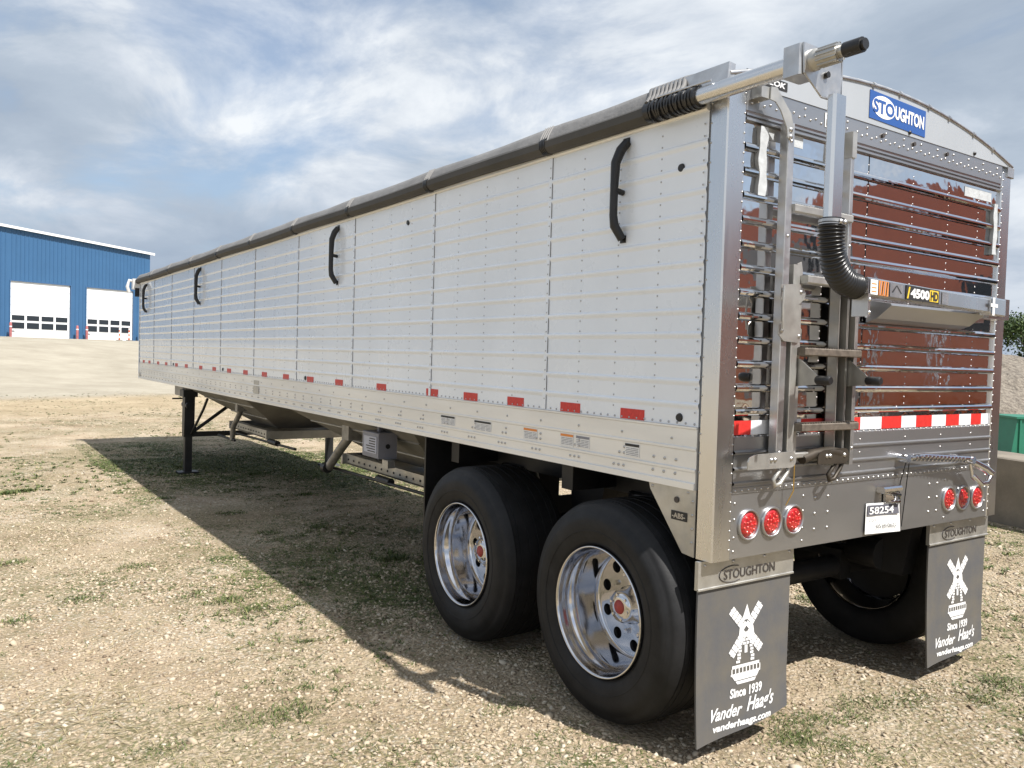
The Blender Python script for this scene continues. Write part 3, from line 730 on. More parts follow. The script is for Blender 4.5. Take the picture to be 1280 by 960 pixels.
# wrinkled end bunch
for q in range(9):
    y = .20 + q * .026; s.tube([(rc[0] - .045, y, 2.85), (-.035, y + .02, 2.89), (-.0, y + .05, 2.935), (.1, y + .06, 2.975)], .012, 6, 0)
for b in bows[1:-1]:
    for q in range(4):
        y = b - .02 + q * .022; s.tube([(x - .001, y + .10 * i / 8, z - .001) for i, (x, z) in enumerate(xr[:7])], .0055, 5, 0)
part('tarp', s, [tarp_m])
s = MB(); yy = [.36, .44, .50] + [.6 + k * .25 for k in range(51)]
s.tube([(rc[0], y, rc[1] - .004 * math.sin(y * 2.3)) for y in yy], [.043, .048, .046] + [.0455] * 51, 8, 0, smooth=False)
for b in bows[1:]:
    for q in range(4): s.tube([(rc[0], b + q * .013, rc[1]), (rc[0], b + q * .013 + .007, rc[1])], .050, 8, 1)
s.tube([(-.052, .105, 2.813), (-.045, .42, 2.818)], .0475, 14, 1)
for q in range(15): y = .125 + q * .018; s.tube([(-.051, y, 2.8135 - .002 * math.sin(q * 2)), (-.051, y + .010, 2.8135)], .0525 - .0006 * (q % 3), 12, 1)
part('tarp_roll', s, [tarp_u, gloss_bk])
TX, TZ = -.052, 2.813
s = MB(); s.tube([(TX, .30, TZ), (TX, -.38, TZ)], .0365, 20); s.tube([(TX, .125, TZ), (TX, .115, TZ)], .042, 20, 1); s.tube([(TX - .03, .33, TZ + .045), (TX - .02, .03, TZ + .045)], .006, 6, 1); part('roll_tube', s, [post_m, galv])
s = MB(); s.bbox((-.105, -.35, 2.755), (.0, -.43, 2.868), .006); s.plate([(-.10, -.44, 2.868), (.125, -.44, 2.865), (.14, -.44, 2.69), (.02, -.44, 2.69), (-.09, -.44, 2.76)], (0, 1, 0), .008)
s.box((.132, -.44, 2.69), (.14, -.40, 2.865)); s.disc((.035, -.446, 2.775), .012, 1, 10, 1, .014); s.disc((-.02, -.446, 2.84), .009, 1, 10, 1, .014)
part('gearbox_bracket', s, [galv, black])
s = MB(); s.tube([(TX + .01, -.43, TZ), (TX + .01, -.455, TZ), (TX + .01, -.46, TZ), (TX + .01, -.55, TZ)], [.040, .040, .034, .034], 14, 0)
for q in range(12): a = q * math.pi / 6; s.bbox((TX + .01 + .034 * math.cos(a) - .003, -.55, TZ + .034 * math.sin(a) - .003), (TX + .01 + .034 * math.cos(a) + .003, -.47, TZ + .034 * math.sin(a) + .003), .001, 0)
s.tube([(TX + .01, -.55, TZ), (TX + .01, -.575, TZ)], [.022, .022], 12, 0); s.tube([(TX + .01, -.57, TZ), (TX + .01, -.64, TZ)], [.027, .027], 14, 1); s.disc((TX + .01, -.645, TZ), .02, 1, 12, 1, .012)
part('roll_joint', s, [galvd, black])
s = MB(); s.bbox((.035, -.485, 2.22), (.112, -.445, 2.70), .010)
part('drop_tube', s, [post_m])
s = MB(); cp = [(.075, -.465, 2.24), (.072, -.465, 2.20), (.076, -.465, 2.15), (.090, -.464, 2.10), (.122, -.461, 2.055), (.168, -.456, 2.022), (.22, -.450, 2.007), (.268, -.444, 2.003)]
# resample with ribs
P3 = [Vector(p) for p in cp]; pts = []; rs = []
M_ = 104
for k in range(M_ + 1):
    u = k / M_ * (len(P3) - 1); i = min(int(u), len(P3) - 2); f_ = u - i
    p0, p1, p2, p3 = P3[max(i - 1, 0)], P3[i], P3[i + 1], P3[min(i + 2, len(P3) - 1)]
    pts.append(.5 * ((2 * p1) + (p2 - p0) * f_ + (2 * p0 - 5 * p1 + 4 * p2 - p3) * f_ ** 2 + (3 * p1 - p0 - 3 * p2 + p3) * f_ ** 3))
    rs.append(.047 if k < 5 else (.046 + .0065 * math.cos(k * math.pi / 2)))
s.tube(pts, rs, 18); part('bellows', s, [gloss_bk])
s = MB(); s.tube([(.262, -.445, 2.003), (.275, -.443, 2.003)], .050, 18, 0); part('hose_clamp', s, [rivet_m])
s = MB(); s.tube([(.075, -.465, 2.235), (.0735, -.465, 2.215)], .0495, 18)
for x in (.060, .086): s.rivet((x, -.514, 2.225), 1, -1, .010, .006, 0)
part('hose_clamp', s, [rivet_m])
# spring arm across the rear
A = Vector((.275, -.443, 2.003)); B = Vector((2.12, -.085, 2.035)); ud = (B - A).normalized(); nd = Vector((ud.y, -ud.x, 0)).normalized(); Lr = (B - A).length
def fr(u, v, z): return A + ud * u + nd * v + Vector((0, 0, z))
s = MB()
sec = [(-.0, -.036), (.045, -.036), (.050, -.030), (.050, .030), (.045, .036), (0, .036), (-.005, .030), (-.005, -.030)]
s.add([fr(0, v, z) for v, z in sec] + [fr(Lr - .22, v, z + .0) for v, z in sec], [(i, (i + 1) % 8, 8 + (i + 1) % 8, 8 + i) for i in range(8)] + [tuple(range(8)), tuple(range(8, 16))[::-1]], 0)
arm = part('spring_arm', s, [post_m])
s = MB(); s.add([fr(Lr - .24, v * 1.1, z * 1.32) for v, z in sec] + [fr(Lr + .04, v * 1.1, z * 1.35) for v, z in sec], [(i, (i + 1) % 8, 8 + (i + 1) % 8, 8 + i) for i in range(8)] + [tuple(range(8)), tuple(range(8, 16))[::-1]], 0)
s.box((1.98, -.07, 1.95), (2.06, -.012, 2.0), 0); s.box((2.05, -.10, 1.975), (2.28, -.012, 2.09), 0)
part('pivot_bracket', s, [post_m])
s = MB(); s.tube([(.283, -.49, 1.96), (.283, -.49, 1.88)], .006, 6); s.box((.275, -.50, 1.885), (.29, -.43, 1.975), 1)
for q in (1.90, 1.95): s.rivet((.283, -.501, q), 1, -1, .008, .006, 0)
part('arm_clamp', s, [post_m, galv])
s = MB(); s.prism([(-.004, 1.905), (-.060, 1.925), (-.135, 1.985), (-.130, 1.995), (-.004, 2.015)], 0, 1.045, 1.93, 0); part('spring_housing', s, [tail_m])
vv = .052; SM = [signw, orang, signbk, signbk, greyp, yel]
def st(u0, u1, z0, z1, mi, off=0): s.plate([fr(u0, vv + off, z0), fr(u1, vv + off, z0), fr(u1, vv + off, z1), fr(u0, vv + off, z1)], nd, .0008, mi)
def sp(pts, mi): s.plate([fr(u, vv + .0012, z) for u, z in pts], nd, .0005, mi)
s = MB(); st(.015, .09, -.030, .028, 0)
for k in range(3): st(.025, .075, -.02 + k * .015, -.016 + k * .015, 1, .0008)
part('arm_sticker', s, SM)
s = MB(); st(.10, .20, -.030, .028, 1)
for k in range(4): sp([(.105 + k * .022, -.028), (.115 + k * .022, -.028), (.125 + k * .022, .026), (.115 + k * .022, .026)], 3 if k % 2 else 4)
part('arm_sticker', s, SM)
s = MB(); st(.22, .36, -.029, .026, 0); sp([(.235, -.01), (.25, -.012), (.29, .018), (.285, .021)], 3); sp([(.34, -.012), (.35, -.01), (.292, .021), (.288, .017)], 3); part('arm_sticker', s, [galv] + SM[1:])
s = MB(); st(.40, .82, -.031, .031, 2); sp([(.41, -.026), (.425, -.026), (.445, .024), (.43, .024)], 5)
write(s, '4500', fr(.45, vv + .002, -.021), ud * .235, Vector((0, 0, .042)), 0, bold=.05)
sp([(.69, -.025), (.805, -.025), (.805, .026), (.69, .026)], 5); write(s, 'HD', fr(.70, vv + .0025, -.021), ud * .10, Vector((0, 0, .042)), 2, bold=.05)
part('arm_sticker', s, SM, label='black sticker with white and yellow 4500HD lettering')
s = MB(); st(.86, .95, -.028, .028, 0)
for k in range(3): st(.87, .93 + .005 * k, -.016 + k * .014, -.012 + k * .014, 4, .0008)
part('arm_sticker', s, [galv] + SM[1:])
s = MB(); st(1.64, 1.68, -.050, .045, 0, .010); st(1.60, 1.73, -.006, .012, 0, .0112); part('arm_sticker', s, SM)
# ---------------- ladder
dark_m = mat('dark_brown_metal', (.075, .062, .048), .5, .5, var=.3)  # dark brown tone for the right channel back, foot parts and latch
for (x0, x1, z0, z1) in ((.325, .368, 1.24, 2.74), (.868, .900, 1.22, 2.15), (.788, .814, 2.10, 2.76)):
    s = MB(); s.bbox((x0, -.015, z0), (x1, -.060, z1), .003)
    for z in (2.66, 2.25, 1.95, 1.30):
        if z0 < z < z1: s.rivet(((x0 + x1) / 2, -.0605, z), 1, -1, .008, .005, 1)
    part('ladder_rail', s, [galv, rivet_m])
s = MB(); s.bbox((.392, -.020, 1.24), (.438, -.066, 2.13), .003)
s.plate([(.440, -.040, 2.10), (.452, -.040, 2.14), (.478, -.040, 2.15), (.488, -.040, 2.11), (.488, -.040, 1.30), (.470, -.040, 1.24), (.440, -.040, 1.24)], (0, 1, 0), .006)
for z in (2.02, 1.62, 1.50, 1.30): s.rivet((.465, -.0405, z), 1, -1, .008, .005, 1)
part('ladder_section', s, [galvd, rivet_m])
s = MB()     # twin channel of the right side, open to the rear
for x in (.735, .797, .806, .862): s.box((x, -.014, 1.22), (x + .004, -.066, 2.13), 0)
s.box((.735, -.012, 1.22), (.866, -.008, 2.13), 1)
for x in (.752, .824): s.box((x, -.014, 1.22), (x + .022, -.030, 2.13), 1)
part('ladder_section', s, [galvd, dark_m])
s = MB(); s.plate([(.300, -.074, 2.035), (.425, -.074, 2.045), (.470, -.074, 2.01), (.462, -.074, 1.98), (.425, -.074, 1.955), (.422, -.074, 1.87), (.450, -.074, 1.845), (.448, -.074, 1.80), (.420, -.074, 1.785), (.330, -.074, 1.79), (.292, -.074, 1.82), (.296, -.074, 1.86), (.318, -.074, 1.88), (.316, -.074, 1.96), (.296, -.074, 1.985)], (0, 1, 0), .006)
for x, z in ((.312, 2.01), (.312, 1.835), (.432, 1.815), (.436, 2.01)): s.rivet((x, -.0745, z), 1, -1, .010, .006, 1)
s.tube([(.305, -.085, 2.03), (.296, -.088, 1.93), (.305, -.085, 1.84)], .006, 6)
part('slide_bracket', s, [galvd, rivet_m])
for x in (.445, .82):
    s = MB(); s.plate([(x, -.045, 1.72), (x, -.075, 1.715), (x, -.165, 1.645), (x, -.165, 1.605), (x, -.045, 1.59)], (1, 0, 0), .005); part('bumper_bracket', s, [galvd])
    s = MB(); s.tube([(x, -.163, 1.624), (x, -.170, 1.624), (x, -.228, 1.624), (x, -.235, 1.624)], [.016, .021, .021, .016], 12); part('rubber_bumper', s, [black])
# hinge plates and J loops at the foot
for xa, xb, m_ in ((.118, .405, galvd), (.60, .80, dark_m)):
    s = MB(); arc = [(xb + .036 * math.cos(t_a), 1.268 + .036 * math.sin(t_a)) for t_a in [math.pi * (-.5 + k / 10) for k in range(11)]]
    s.plate([(x_, -.080, z_) for x_, z_ in [(xa, 1.236), (xb, 1.232)] + arc[1:-1] + [(xb, 1.304), (xa + .05, 1.300), (xa + .01, 1.288), (xa, 1.270)]], (0, 1, 0), .006)
    for x_ in (xb, xb - .11, xb - .135): s.rivet((x_, -.0805, 1.272), 1, -1, .011, .007, 1)
    part('foot_hinge', s, [m_, rivet_m])
    s = MB(); s.tube([(xb + .02, -.062, 1.25), (xb - .005, -.062, 1.205), (xb - .05, -.062, 1.160), (xb - .085, -.062, 1.155), (xb - .095, -.062, 1.182), (xb - .06, -.062, 1.215), (xb - .03, -.062, 1.245)], .010, 8); part('foot_loop', s, [m_])
s = MB(); s.plate([(.192, -.066, 2.862), (.232, -.066, 2.866), (.268, -.066, 2.83), (.300 + .03, -.066, 2.775), (.350, -.066, 2.72), (.350, -.066, 2.68), (.335, -.066, 2.66), (.312, -.066, 2.67), (.306, -.066, 2.71), (.262, -.066, 2.775), (.225, -.066, 2.805), (.190, -.066, 2.808)], (0, 1, 0), .006)
s.rivet((.332, -.0665, 2.705), 1, -1, .012, .007, 1); s.rivet((.332, -.0665, 2.675), 1, -1, .012, .007, 1); s.box((.14, -.058, 2.812), (.20, -.003, 2.86)); part('ladder_hanger', s, [galvd, rivet_m])
s = MB(); s.box((.784, -.066, 2.66), (.818, -.003, 2.78)); part('ladder_hanger', s, [galvd])
for z in (2.375, 2.067, 1.748, 1.41):
    x0, y1 = (.37, -.075) if z > 2.2 else (.44, -.105)
    s = MB(); s.bbox((x0, -.045, z - .018), (.865 if z < 2.2 else .80, y1, z + .016), .004)
    for k in range(22 if z < 2.2 else 20): s.box((x0 + .02 + k * .019, y1 + .008, z + .0165), (x0 + .028 + k * .019, -.052, z + .020)); 
    part('rung', s, [rung_m if z < 2.0 else galvd])
s = MB(); s.bbox((.45, -.030, 1.268), (.60, -.062, 1.292), .004); s.tube([(.47, -.05, 1.27), (.47, -.05, 1.12), (.46, -.02, 1.05)], .003, 5, 1); s.tube([(.52, -.05, 1.26), (.60, -.05, 1.28), (.72, -.06, 1.29), (.78, -.06, 1.28)], .024, 8, 2)
part('ladder_latch', s, [galvd, brass, dark_m])
# ---------------- wheels
def wheel():
    e = bpy.data.objects.new('wheel', None); COL.objects.link(e); e.empty_display_size = .1
    s = MB(); TP = [(.040, .300), (.008, .306), (-.004, .325), (-.012, .350), (-.018, .385), (-.017, .420), (-.010, .450), (-.006, .452), (-.004, .462), (.000, .4635), (.004, .480), (.014, .492), (.030, .500)]
    x = .030
    gro = [.055, .085, .145, .205, .265, .325, .365]
    for g_ in gro: 
        rr = .504 + .005 * math.cos((g_ - .21) / .42 * 3); TP += [(g_ - .0045, rr + .003), (g_ - .0025, rr - .009), (g_ + .0025, rr - .009), (g_ + .0045, rr + .003)]
    TP += [(.395, .502), (.415, .492), (.425, .480), (.432, .45), (.438, .41), (.438, .37), (.43, .34), (.42, .32), (.39, .30)]
    k0 = 0
    for i_ in range(1, len(TP)):   # keep groove edges crisp
        j_ = i_ - 13
        if 0 <= j_ < len(gro) * 4 and j_ % 4 in (0, 3): s.lathe(TP[k0:i_ + 1], (0, 0, 0), 0, 96, 0); k0 = i_
    s.lathe(TP[k0:], (0, 0, 0), 0, 96, 0)
    for k in range(2): s.lathe([(-.0165 + .004 * k, .372 + .045 * k), (-.0195 + .004 * k, .374 + .045 * k), (-.0165 + .004 * k, .377 + .045 * k)], (0, 0, 0), 0, 96, 0)
    build('tyre', s, [rubber], e, False)
    s = MB(); RP = [(.030, .302), (.000, .303), (-.008, .3015), (-.011, .298), (-.008, .2935), (.004, .291), (.030, .287), (.050, .285), (.062, .279), (.085, .268), (.110, .266), (.20, .262), (.222, .256), (.228, .250)]
    s.lathe(RP, (0, 0, 0), 0, 96, 0)
    s.lathe([(.42, .300), (.41, .290), (.36, .283), (.30, .262), (.245, .255)], (0, 0, 0), 0, 64, 0)
    # disc with ten hand holes
    NH, r0, rh, n_ = 10, .198, .029, 16
    vs, fs = [], []
    for h in range(NH):
        a0 = 2 * math.pi * (h - .5) / NH; a1 = a0 + 2 * math.pi / NH; am = (a0 + a1) / 2; base_ = len(vs)
        for k in range(n_):
            an = 2 * math.pi * k / n_ + am; vs.append((.228, r0 * math.cos(am) + rh * math.cos(an), r0 * math.sin(am) + rh * math.sin(an)))
        for k in range(n_):
            an = 2 * math.pi * k / n_
            # matching outline on the sector boundary (radial / tangential)
            cr, ct = math.cos(an), math.sin(an); m_ = max(abs(cr), abs(ct)); cr, ct = cr / m_, ct / m_
            rr = r0 + cr * (.052 if cr > 0 else .073); aa = am + ct * math.pi / NH
            vs.append((.228 + (0 if cr > -.5 else .0), rr * math.cos(aa), rr * math.sin(aa)))
        fs += [(base_ + k, base_ + (k + 1) % n_, base_ + n_ + (k + 1) % n_, base_ + n_ + k) for k in range(n_)]
    s.add(vs, fs, 0, False)
    for h in range(NH):
        am = 2 * math.pi * h / NH; s.lathe([(0, rh), (.016, rh)], (.228, r0 * math.cos(am), r0 * math.sin(am)), 0, 16, 0)
    s.lathe([(.228, .126), (.226, .09), (.222, .02)], (0, 0, 0), 0, 40, 0)
    build('rim', s, [chrome], e, False)
    s = MB(); s.lathe([(.262, .25), (.262, .02)], (0, 0, 0), 0, 32, 0); build('brake_drum', s, [black], e, False)
    s = MB(); s.lathe([(.222, .092), (.200, .090), (.195, .080), (.155, .078), (.150, .072), (.140, .070), (.138, .034)], (0, 0, 0), 0, 40, 0)
    s.lathe([(.138, .034), (.132, .030), (.130, .0001)], (0, 0, 0), 0, 24, 1)
    for h in range(6): a = 6.283 * h / 6; s.tube([(.14, .058 * math.cos(a), .058 * math.sin(a)), (.133, .058 * math.cos(a), .058 * math.sin(a))], .007, 6, 0)
    build('hub_cap', s, [chrome, hubred], e, False)
    for h in range(10):
        l = MB(); a = 6.283 * (h + .5) / 10; c_ = (.143 * math.cos(a), .143 * math.sin(a)); l.tube([(.228, *c_), (.214, *c_), (.208, *c_)], [.014, .013, .008], 6, 0, smooth=False)
        build('lug_nut', l, [chrome], e, False)
    return e
w0 = wheel(); w0.parent = tr; w0.scale = (1.04,) * 3; w0.location = Vector((-.090, .622, .471)) - tr.location; w0.rotation_euler = (R(14), 0, 0)
for (x, y, rz, rx) in ((-.090, 1.915, 0, 37), (W + .090, .622, math.pi, 5), (W + .090, 1.915, math.pi, 22)):
    c_ = copy_tree(w0, tr); c_.location = Vector((x, y, .471)) - tr.location; c_.rotation_euler = (R(rx), 0, rz)
# ---------------- running gear
for y in (.622, 1.915):
    s = MB(); s.tube([(.16, y, .471), (W - .16, y, .471)], .066, 16); part('axle', s, [black])
    for x in (.62, W - .62):
        s = MB(); s.tube([(x, y - .30, .60), (x, y - .12, .60), (x, y - .10, .60), (x, y + .05, .56)], [.09, .09, .03, .03], 14); part('brake_chamber', s, [black])
        s = MB(); s.box((x - .05, y - .07, .40), (x + .05, y + .07, .58)); part('axle_seat', s, [black])
    for x in (.56, W - .56):
        s = MB(); s.tube([(x, y + .33, .56), (x, y + .33, .66), (x, y + .33, .74), (x, y + .33, .84), (x, y + .33, .95)], [.12, .15, .135, .15, .12], 18)
        part('air_spring', s, [gloss_bk])
for x in (.56, W - .56):
    s = MB(); s.prism([(.12, .93), (2.8, .93), (2.8, 1.13), (.12, 1.13)], 0, x - .04, x + .04); part('frame_beam', s, [black])
    for y in (.62, 1.9):
        s = MB(); s.prism([(y - .62, .94), (y - .30, .94), (y - .36, .46), (y - .52, .46)] if y > 1 else [(y - .50, .94), (y - .20, .94), (y - .26, .50), (y - .42, .50)], 0, x - .055, x + .055); part('hanger', s, [black])
        s = MB(); s.prism([(y - .40, .52), (y + .42, .50), (y + .42, .57), (y - .40, .60)], 0, x - .045, x + .045); part('trailing_arm', s, [black])
for y in (.22, 1.25, 2.5):
    s = MB(); s.box((.2, y - .05, .95), (W - .2, y + .05, 1.12)); part('crossmember', s, [black])
for y, z, r_ in ((.42, .84, .13), (1.62, .86, .13)):
    s = MB(); s.tube([(.72, y, z), (.75, y, z), (1.68, y, z), (1.71, y, z)], [r_ * .75, r_, r_, r_ * .75], 20); part('air_tank', s, [black])
s = MB()   # plate ahead of the axles, added to block light from beyond; one small opening
s.box((.10, 2.74, .34), (1.30, 2.76, 1.13)); s.box((1.44, 2.74, .34), (W - .10, 2.76, 1.13)); s.box((1.30, 2.74, .74), (1.44, 2.76, 1.13)); s.box((1.30, 2.74, .34), (1.44, 2.76, .60)); part('blocker_plate', s, [black])
s = MB(); s.tube([(1.15, 1.2, .9), (1.1, .9, .62), (.9, .62, .6), (.7, .6, .62)], .012, 6); part('air_hose', s, [gloss_bk])
# ---------------- hoppers
def hopper(yc, tf, tb, bf, bb):
    s = MB(); zt, zb_ = 1.16, .70
    T = [(.05, yc - tb, zt), (W - .05, yc - tb, zt), (W - .05, yc + tf, zt), (.05, yc + tf, zt)]; B_ = [(.72, yc - bb, zb_), (W - .72, yc - bb, zb_), (W - .72, yc + bf, zb_), (.72, yc + bf, zb_)]
    s.add(T + B_, [(0, 1, 5, 4), (1, 2, 6, 5), (2, 3, 7, 6), (3, 0, 4, 7), (4, 5, 6, 7)], 0)
    for q in (0.35, .7):
        a = Vector(T[0]).lerp(Vector(B_[0]), q); b = Vector(T[3]).lerp(Vector(B_[3]), q); s.tube([a + Vector((-.004, 0, 0)), b + Vector((-.004, 0, 0))], .010, 4, 1)
    part('hopper', s, [under, galvd])
    s = MB(); s.box((.50, yc - bb - .28, .60), (W - .50, yc + bf + .28, .615)); 
    for x in (.50, W - .55): s.box((x, yc - bb - .3, .605), (x + .05, yc + bf + .3, .70)); s.box((x - .015, yc - bb - .3, .697), (x + .065, yc + bf + .3, .703))
    for k in range(14): y = yc - bb - .26 + k * (bf + bb + .5) / 13; s.rivet((.4995, y, .65), 0, -1, .012, .008, 1)
    s.box((.46, yc - bb - .34, .60), (W - .46, yc - bb - .30, .70)); s.box((.46, yc + bf + .30, .60), (W - .46, yc + bf + .34, .70))
    part('trap_frame', s, [galvd, black])
hopper(4.35, 1.5, 1.45, .45, .65); hopper(8.3, 1.9, 1.15, .45, .50)
s = MB(); s.tube([(.30, 4.52, .95), (.30, 4.75, .80), (.30, 5.0, .62), (.30, 5.07, .57)], .042, 12); s.tube([(.28, 5.10, .58), (.28, 5.02, .58)], .05, 10, 1); s.box((.24, 4.45, .9), (.36, 4.6, 1.14), 0); part('chute_strut', s, [strut_m, black])
s = MB(); s.tube([(.35, 8.15, .95), (.35, 8.22, .85), (.35, 8.48, .68), (.35, 8.52, .50)], .034, 12); s.box((.29, 8.1, .9), (.41, 8.2, 1.14)); part('chute_strut', s, [strut_m, black])
s = MB(); s.tube([(.40, 2.7, .60), (.36, 5.15, .57)], .014, 8); s.tube([(.40, 3.9, .595), (.40, 4.15, .595)], .035, 10); s.tube([(.45, 6.4, .60), (.45, 9.0, .56)], .014, 8); s.tube([(.45, 7.0, .60), (.45, 7.3, .60)], .035, 10); s.tube([(.35, 9.2, .5), (.35, 8.4, .5)], .016, 8); part('crank_rod', s, [black])
s = MB(); s.bbox((.06, 3.44, .862), (.22, 3.74, 1.065), .006); s.box((.055, 3.47, .90), (.06, 3.70, 1.03), 1); s.box((.12, 3.56, 1.065), (.15, 3.6, 1.16), 0); s.disc((.14, 3.438, .96), .02, 1, 8, 2)
s.box((.10, 3.35, .80), (.16, 3.45, .86), 3)
for k in range(6): s.box((.0535, 3.49, .91 + k * .02), (.0548, 3.49 + .17 * (.6 + .4 * rng.random()), .918 + k * .02), 2)
part('control_box', s, [greyp, mat('box_label', (.45, .46, .52), .5), black, galvd])
for q_ in (((.07, 9.95, .98), (.20, 10.62, 1.13)),):
    s = MB(); s.box(*q_); part('frame_bracket', s, [under])
# landing legs
def leg(x, sg):
    e = bpy.data.objects.new('landing_leg', None); COL.objects.link(e); e.parent = tr; e.location = Vector((x, 10.05, 0)) - tr.location; e.empty_display_size = .1
    s = MB(); s.prism([(-.10, 1.12), (.06, 1.12), (.07, .55), (.06, .40), (-.06, .40), (-.08, .6)], 0, -.07, .07, 0); s.box((-.10, -.13, .98), (.10, .10, 1.08)); s.tube([(-.02 * sg, -.16, .86), (-.02 * sg, .14, .86)], .05, 10)
    build('leg_housing', s, [black], e, False)
    s = MB(); s.bbox((-.052, -.052, -.11), (.052, .052, .42), .008); build('inner_leg', s, [black], e, False)
    s = MB(); s.prism([(-.13, -.135), (.13, -.135), (.10, -.105), (-.10, -.105)], 0, -.14, .14, 0); build('foot_pad', s, [black], e, False)
leg(.14, 1); leg(W - .14, -1)
s = MB(); s.bbox((.14, 10.0, .40), (W - .14, 10.07, .47), .006); s.tube([(.18, 10.03, .45), (.85, 10.03, .95)], .025, 8); s.tube([(W - .18, 10.03, .45), (W - .85, 10.03, .95)], .025, 8)
s.tube([(.17, 9.98, .44), (.17, 9.3, .85), (.17, 9.1, 1.0)], .018, 8)
s.tube([(.0, 10.45, .93), (.25, 10.45, .93)], .012, 6)
part('leg_brace', s, [black])
# front crank bracket of the tarp
s = MB(); s.bbox((-.12, LN + .03, 2.68), (.02, LN + .16, 2.86), .01); s.tube([(-.03, LN + .1, 2.80), (-.16, LN + .12, 2.83), (-.19, LN + .12, 2.72), (-.16, LN + .12, 2.62)], .03, 8); s.box((-.08, LN + .02, 2.55), (.0, LN + .05, 2.7), 1)
part('tarp_stop', s, [rail_m, black])

# ================================================================== BUILDING
def fp(s_, d=0, z=0): # facade coordinates: along, towards the camera, height
    return (F0[0] + FT[0] * s_ + FN[0] * d, F0[1] + FT[1] * s_ + FN[1] * d, z)
ang = math.atan2(FT[1], FT[0])
bld = thing('metal_building', 'blue ribbed metal building with two tall white overhead doors across the lot', 'building', fp(0, 0, BZ), ang)
bluew = mat('blue_ribbed_siding', (0.042, 0.120, 0.245), .42, .1, var=.05, vscale=.6)
dwh = mat('white_door_paint', (.78, .79, .80), .5, var=.03); glass = mat('dark_window_glass', (.02, .025, .03), .08, spec=.6)
trimw = mat('white_roof_trim', (.78, .78, .78), .45)
def bpart(name, mb, mats, parent=bld): return build(name, mb, mats, parent, False)
# local frame: x along the facade, -y towards the camera, z from its base
def top(x): return 8.02 - .054 * x
E0 = 11.93; DR = [(.71, 5.16), (6.44, 10.43)]; DH = 4.12
s = MB()
def ribbed(x0, x1, z0, zt):
    x = x0; pr = []
    pts = [(x0, 0)]
    while x < x1 - .3:
        pts += [(x + .05, 0), (x + .075, -.035), (x + .115, -.035), (x + .14, 0)]; x += .305
    pts += [(x1, 0)]
    vs = []
    for (a, b) in pts: vs += [(a, b, z0), (a, b, zt(a))]
    s.add(vs, [(2 * i, 2 * i + 2, 2 * i + 3, 2 * i + 1) for i in range(len(pts) - 1)], 0)
ribbed(-22, DR[0][0], -.1, top); ribbed(DR[0][0], DR[0][1], DH, top); ribbed(DR[0][1], DR[1][0], -.1, top); ribbed(DR[1][0], DR[1][1], DH, top); ribbed(DR[1][1], E0, -.1, top)
s.add([(E0, 0, -.1), (E0, 24, -.1), (E0, 24, top(E0)), (E0, 0, top(E0))], [(0, 1, 2, 3)], 0); s.add([(-22, 24, -.1), (-22, 0, -.1), (-22, 0, top(-22)), (-22, 24, top(-22))], [(0, 1, 2, 3)], 0)
s.add([(-22, 24, -.1), (E0, 24, -.1), (E0, 24, top(E0)), (-22, 24, top(-22))], [(0, 1, 2, 3)], 0)
bpart('wall', s, [bluew])
s = MB(); s.add([(-22, -.25, top(-22)), (E0 + .25, -.25, top(E0 + .25)), (E0 + .25, 24.2, top(E0 + .25)), (-22, 24.2, top(-22))], [(0, 1, 2, 3)], 0)
s.add([(x, y, top(x) + dz) for dz in (-.06, .12) for x, y in ((-22, -.27), (E0 + .27, -.27), (E0 + .27, -.2), (-22, -.2))], [(0, 1, 2, 3), (4, 5, 6, 7), (0, 1, 5, 4), (1, 2, 6, 5), (2, 3, 7, 6), (3, 0, 4, 7)], 0)
bpart('roof', s, [trimw])
for d0, d1 in DR:
    dr = bpy.data.objects.new('overhead_door', None); COL.objects.link(dr); dr.parent = bld; dr.location = (d0, 0, 0); dr.empty_display_size = .3
    wd = d1 - d0; s = MB()
    for k in range(7): s.box((.03, .06, k * DH / 7 + .01), (wd - .03, .12, (k + 1) * DH / 7 - .01), 0)
    s.box((.0, .125, -.1), (wd, .16, DH + .05), 0)
    build('door_panel', s, [dwh], dr, False)
    s = MB(); s.prism([(-.06, -.1), (0, -.1), (0, DH), (wd, DH), (wd, -.1), (wd + .06, -.1), (wd + .06, DH + .06), (-.06, DH + .06)], 1, -.045, .1); build('door_frame', s, [mat('blue_frame', (.05, .12, .24), .5)], dr, False)
    for r_, (z0, z1) in enumerate(((.64, 1.09), (1.25, 1.62))):
        for k in range(4):
            a = .14 + k * (wd - .16) / 4; s = MB(); s.box((a, .045, z0), (a + (wd - .16) / 4 - .17, .058, z1), 0); build('window', s, [glass], dr, False)
    s = MB(); s.box((.12, .04, .40), (.35, .058, .47)); build('door_handle', s, [black], dr, False)
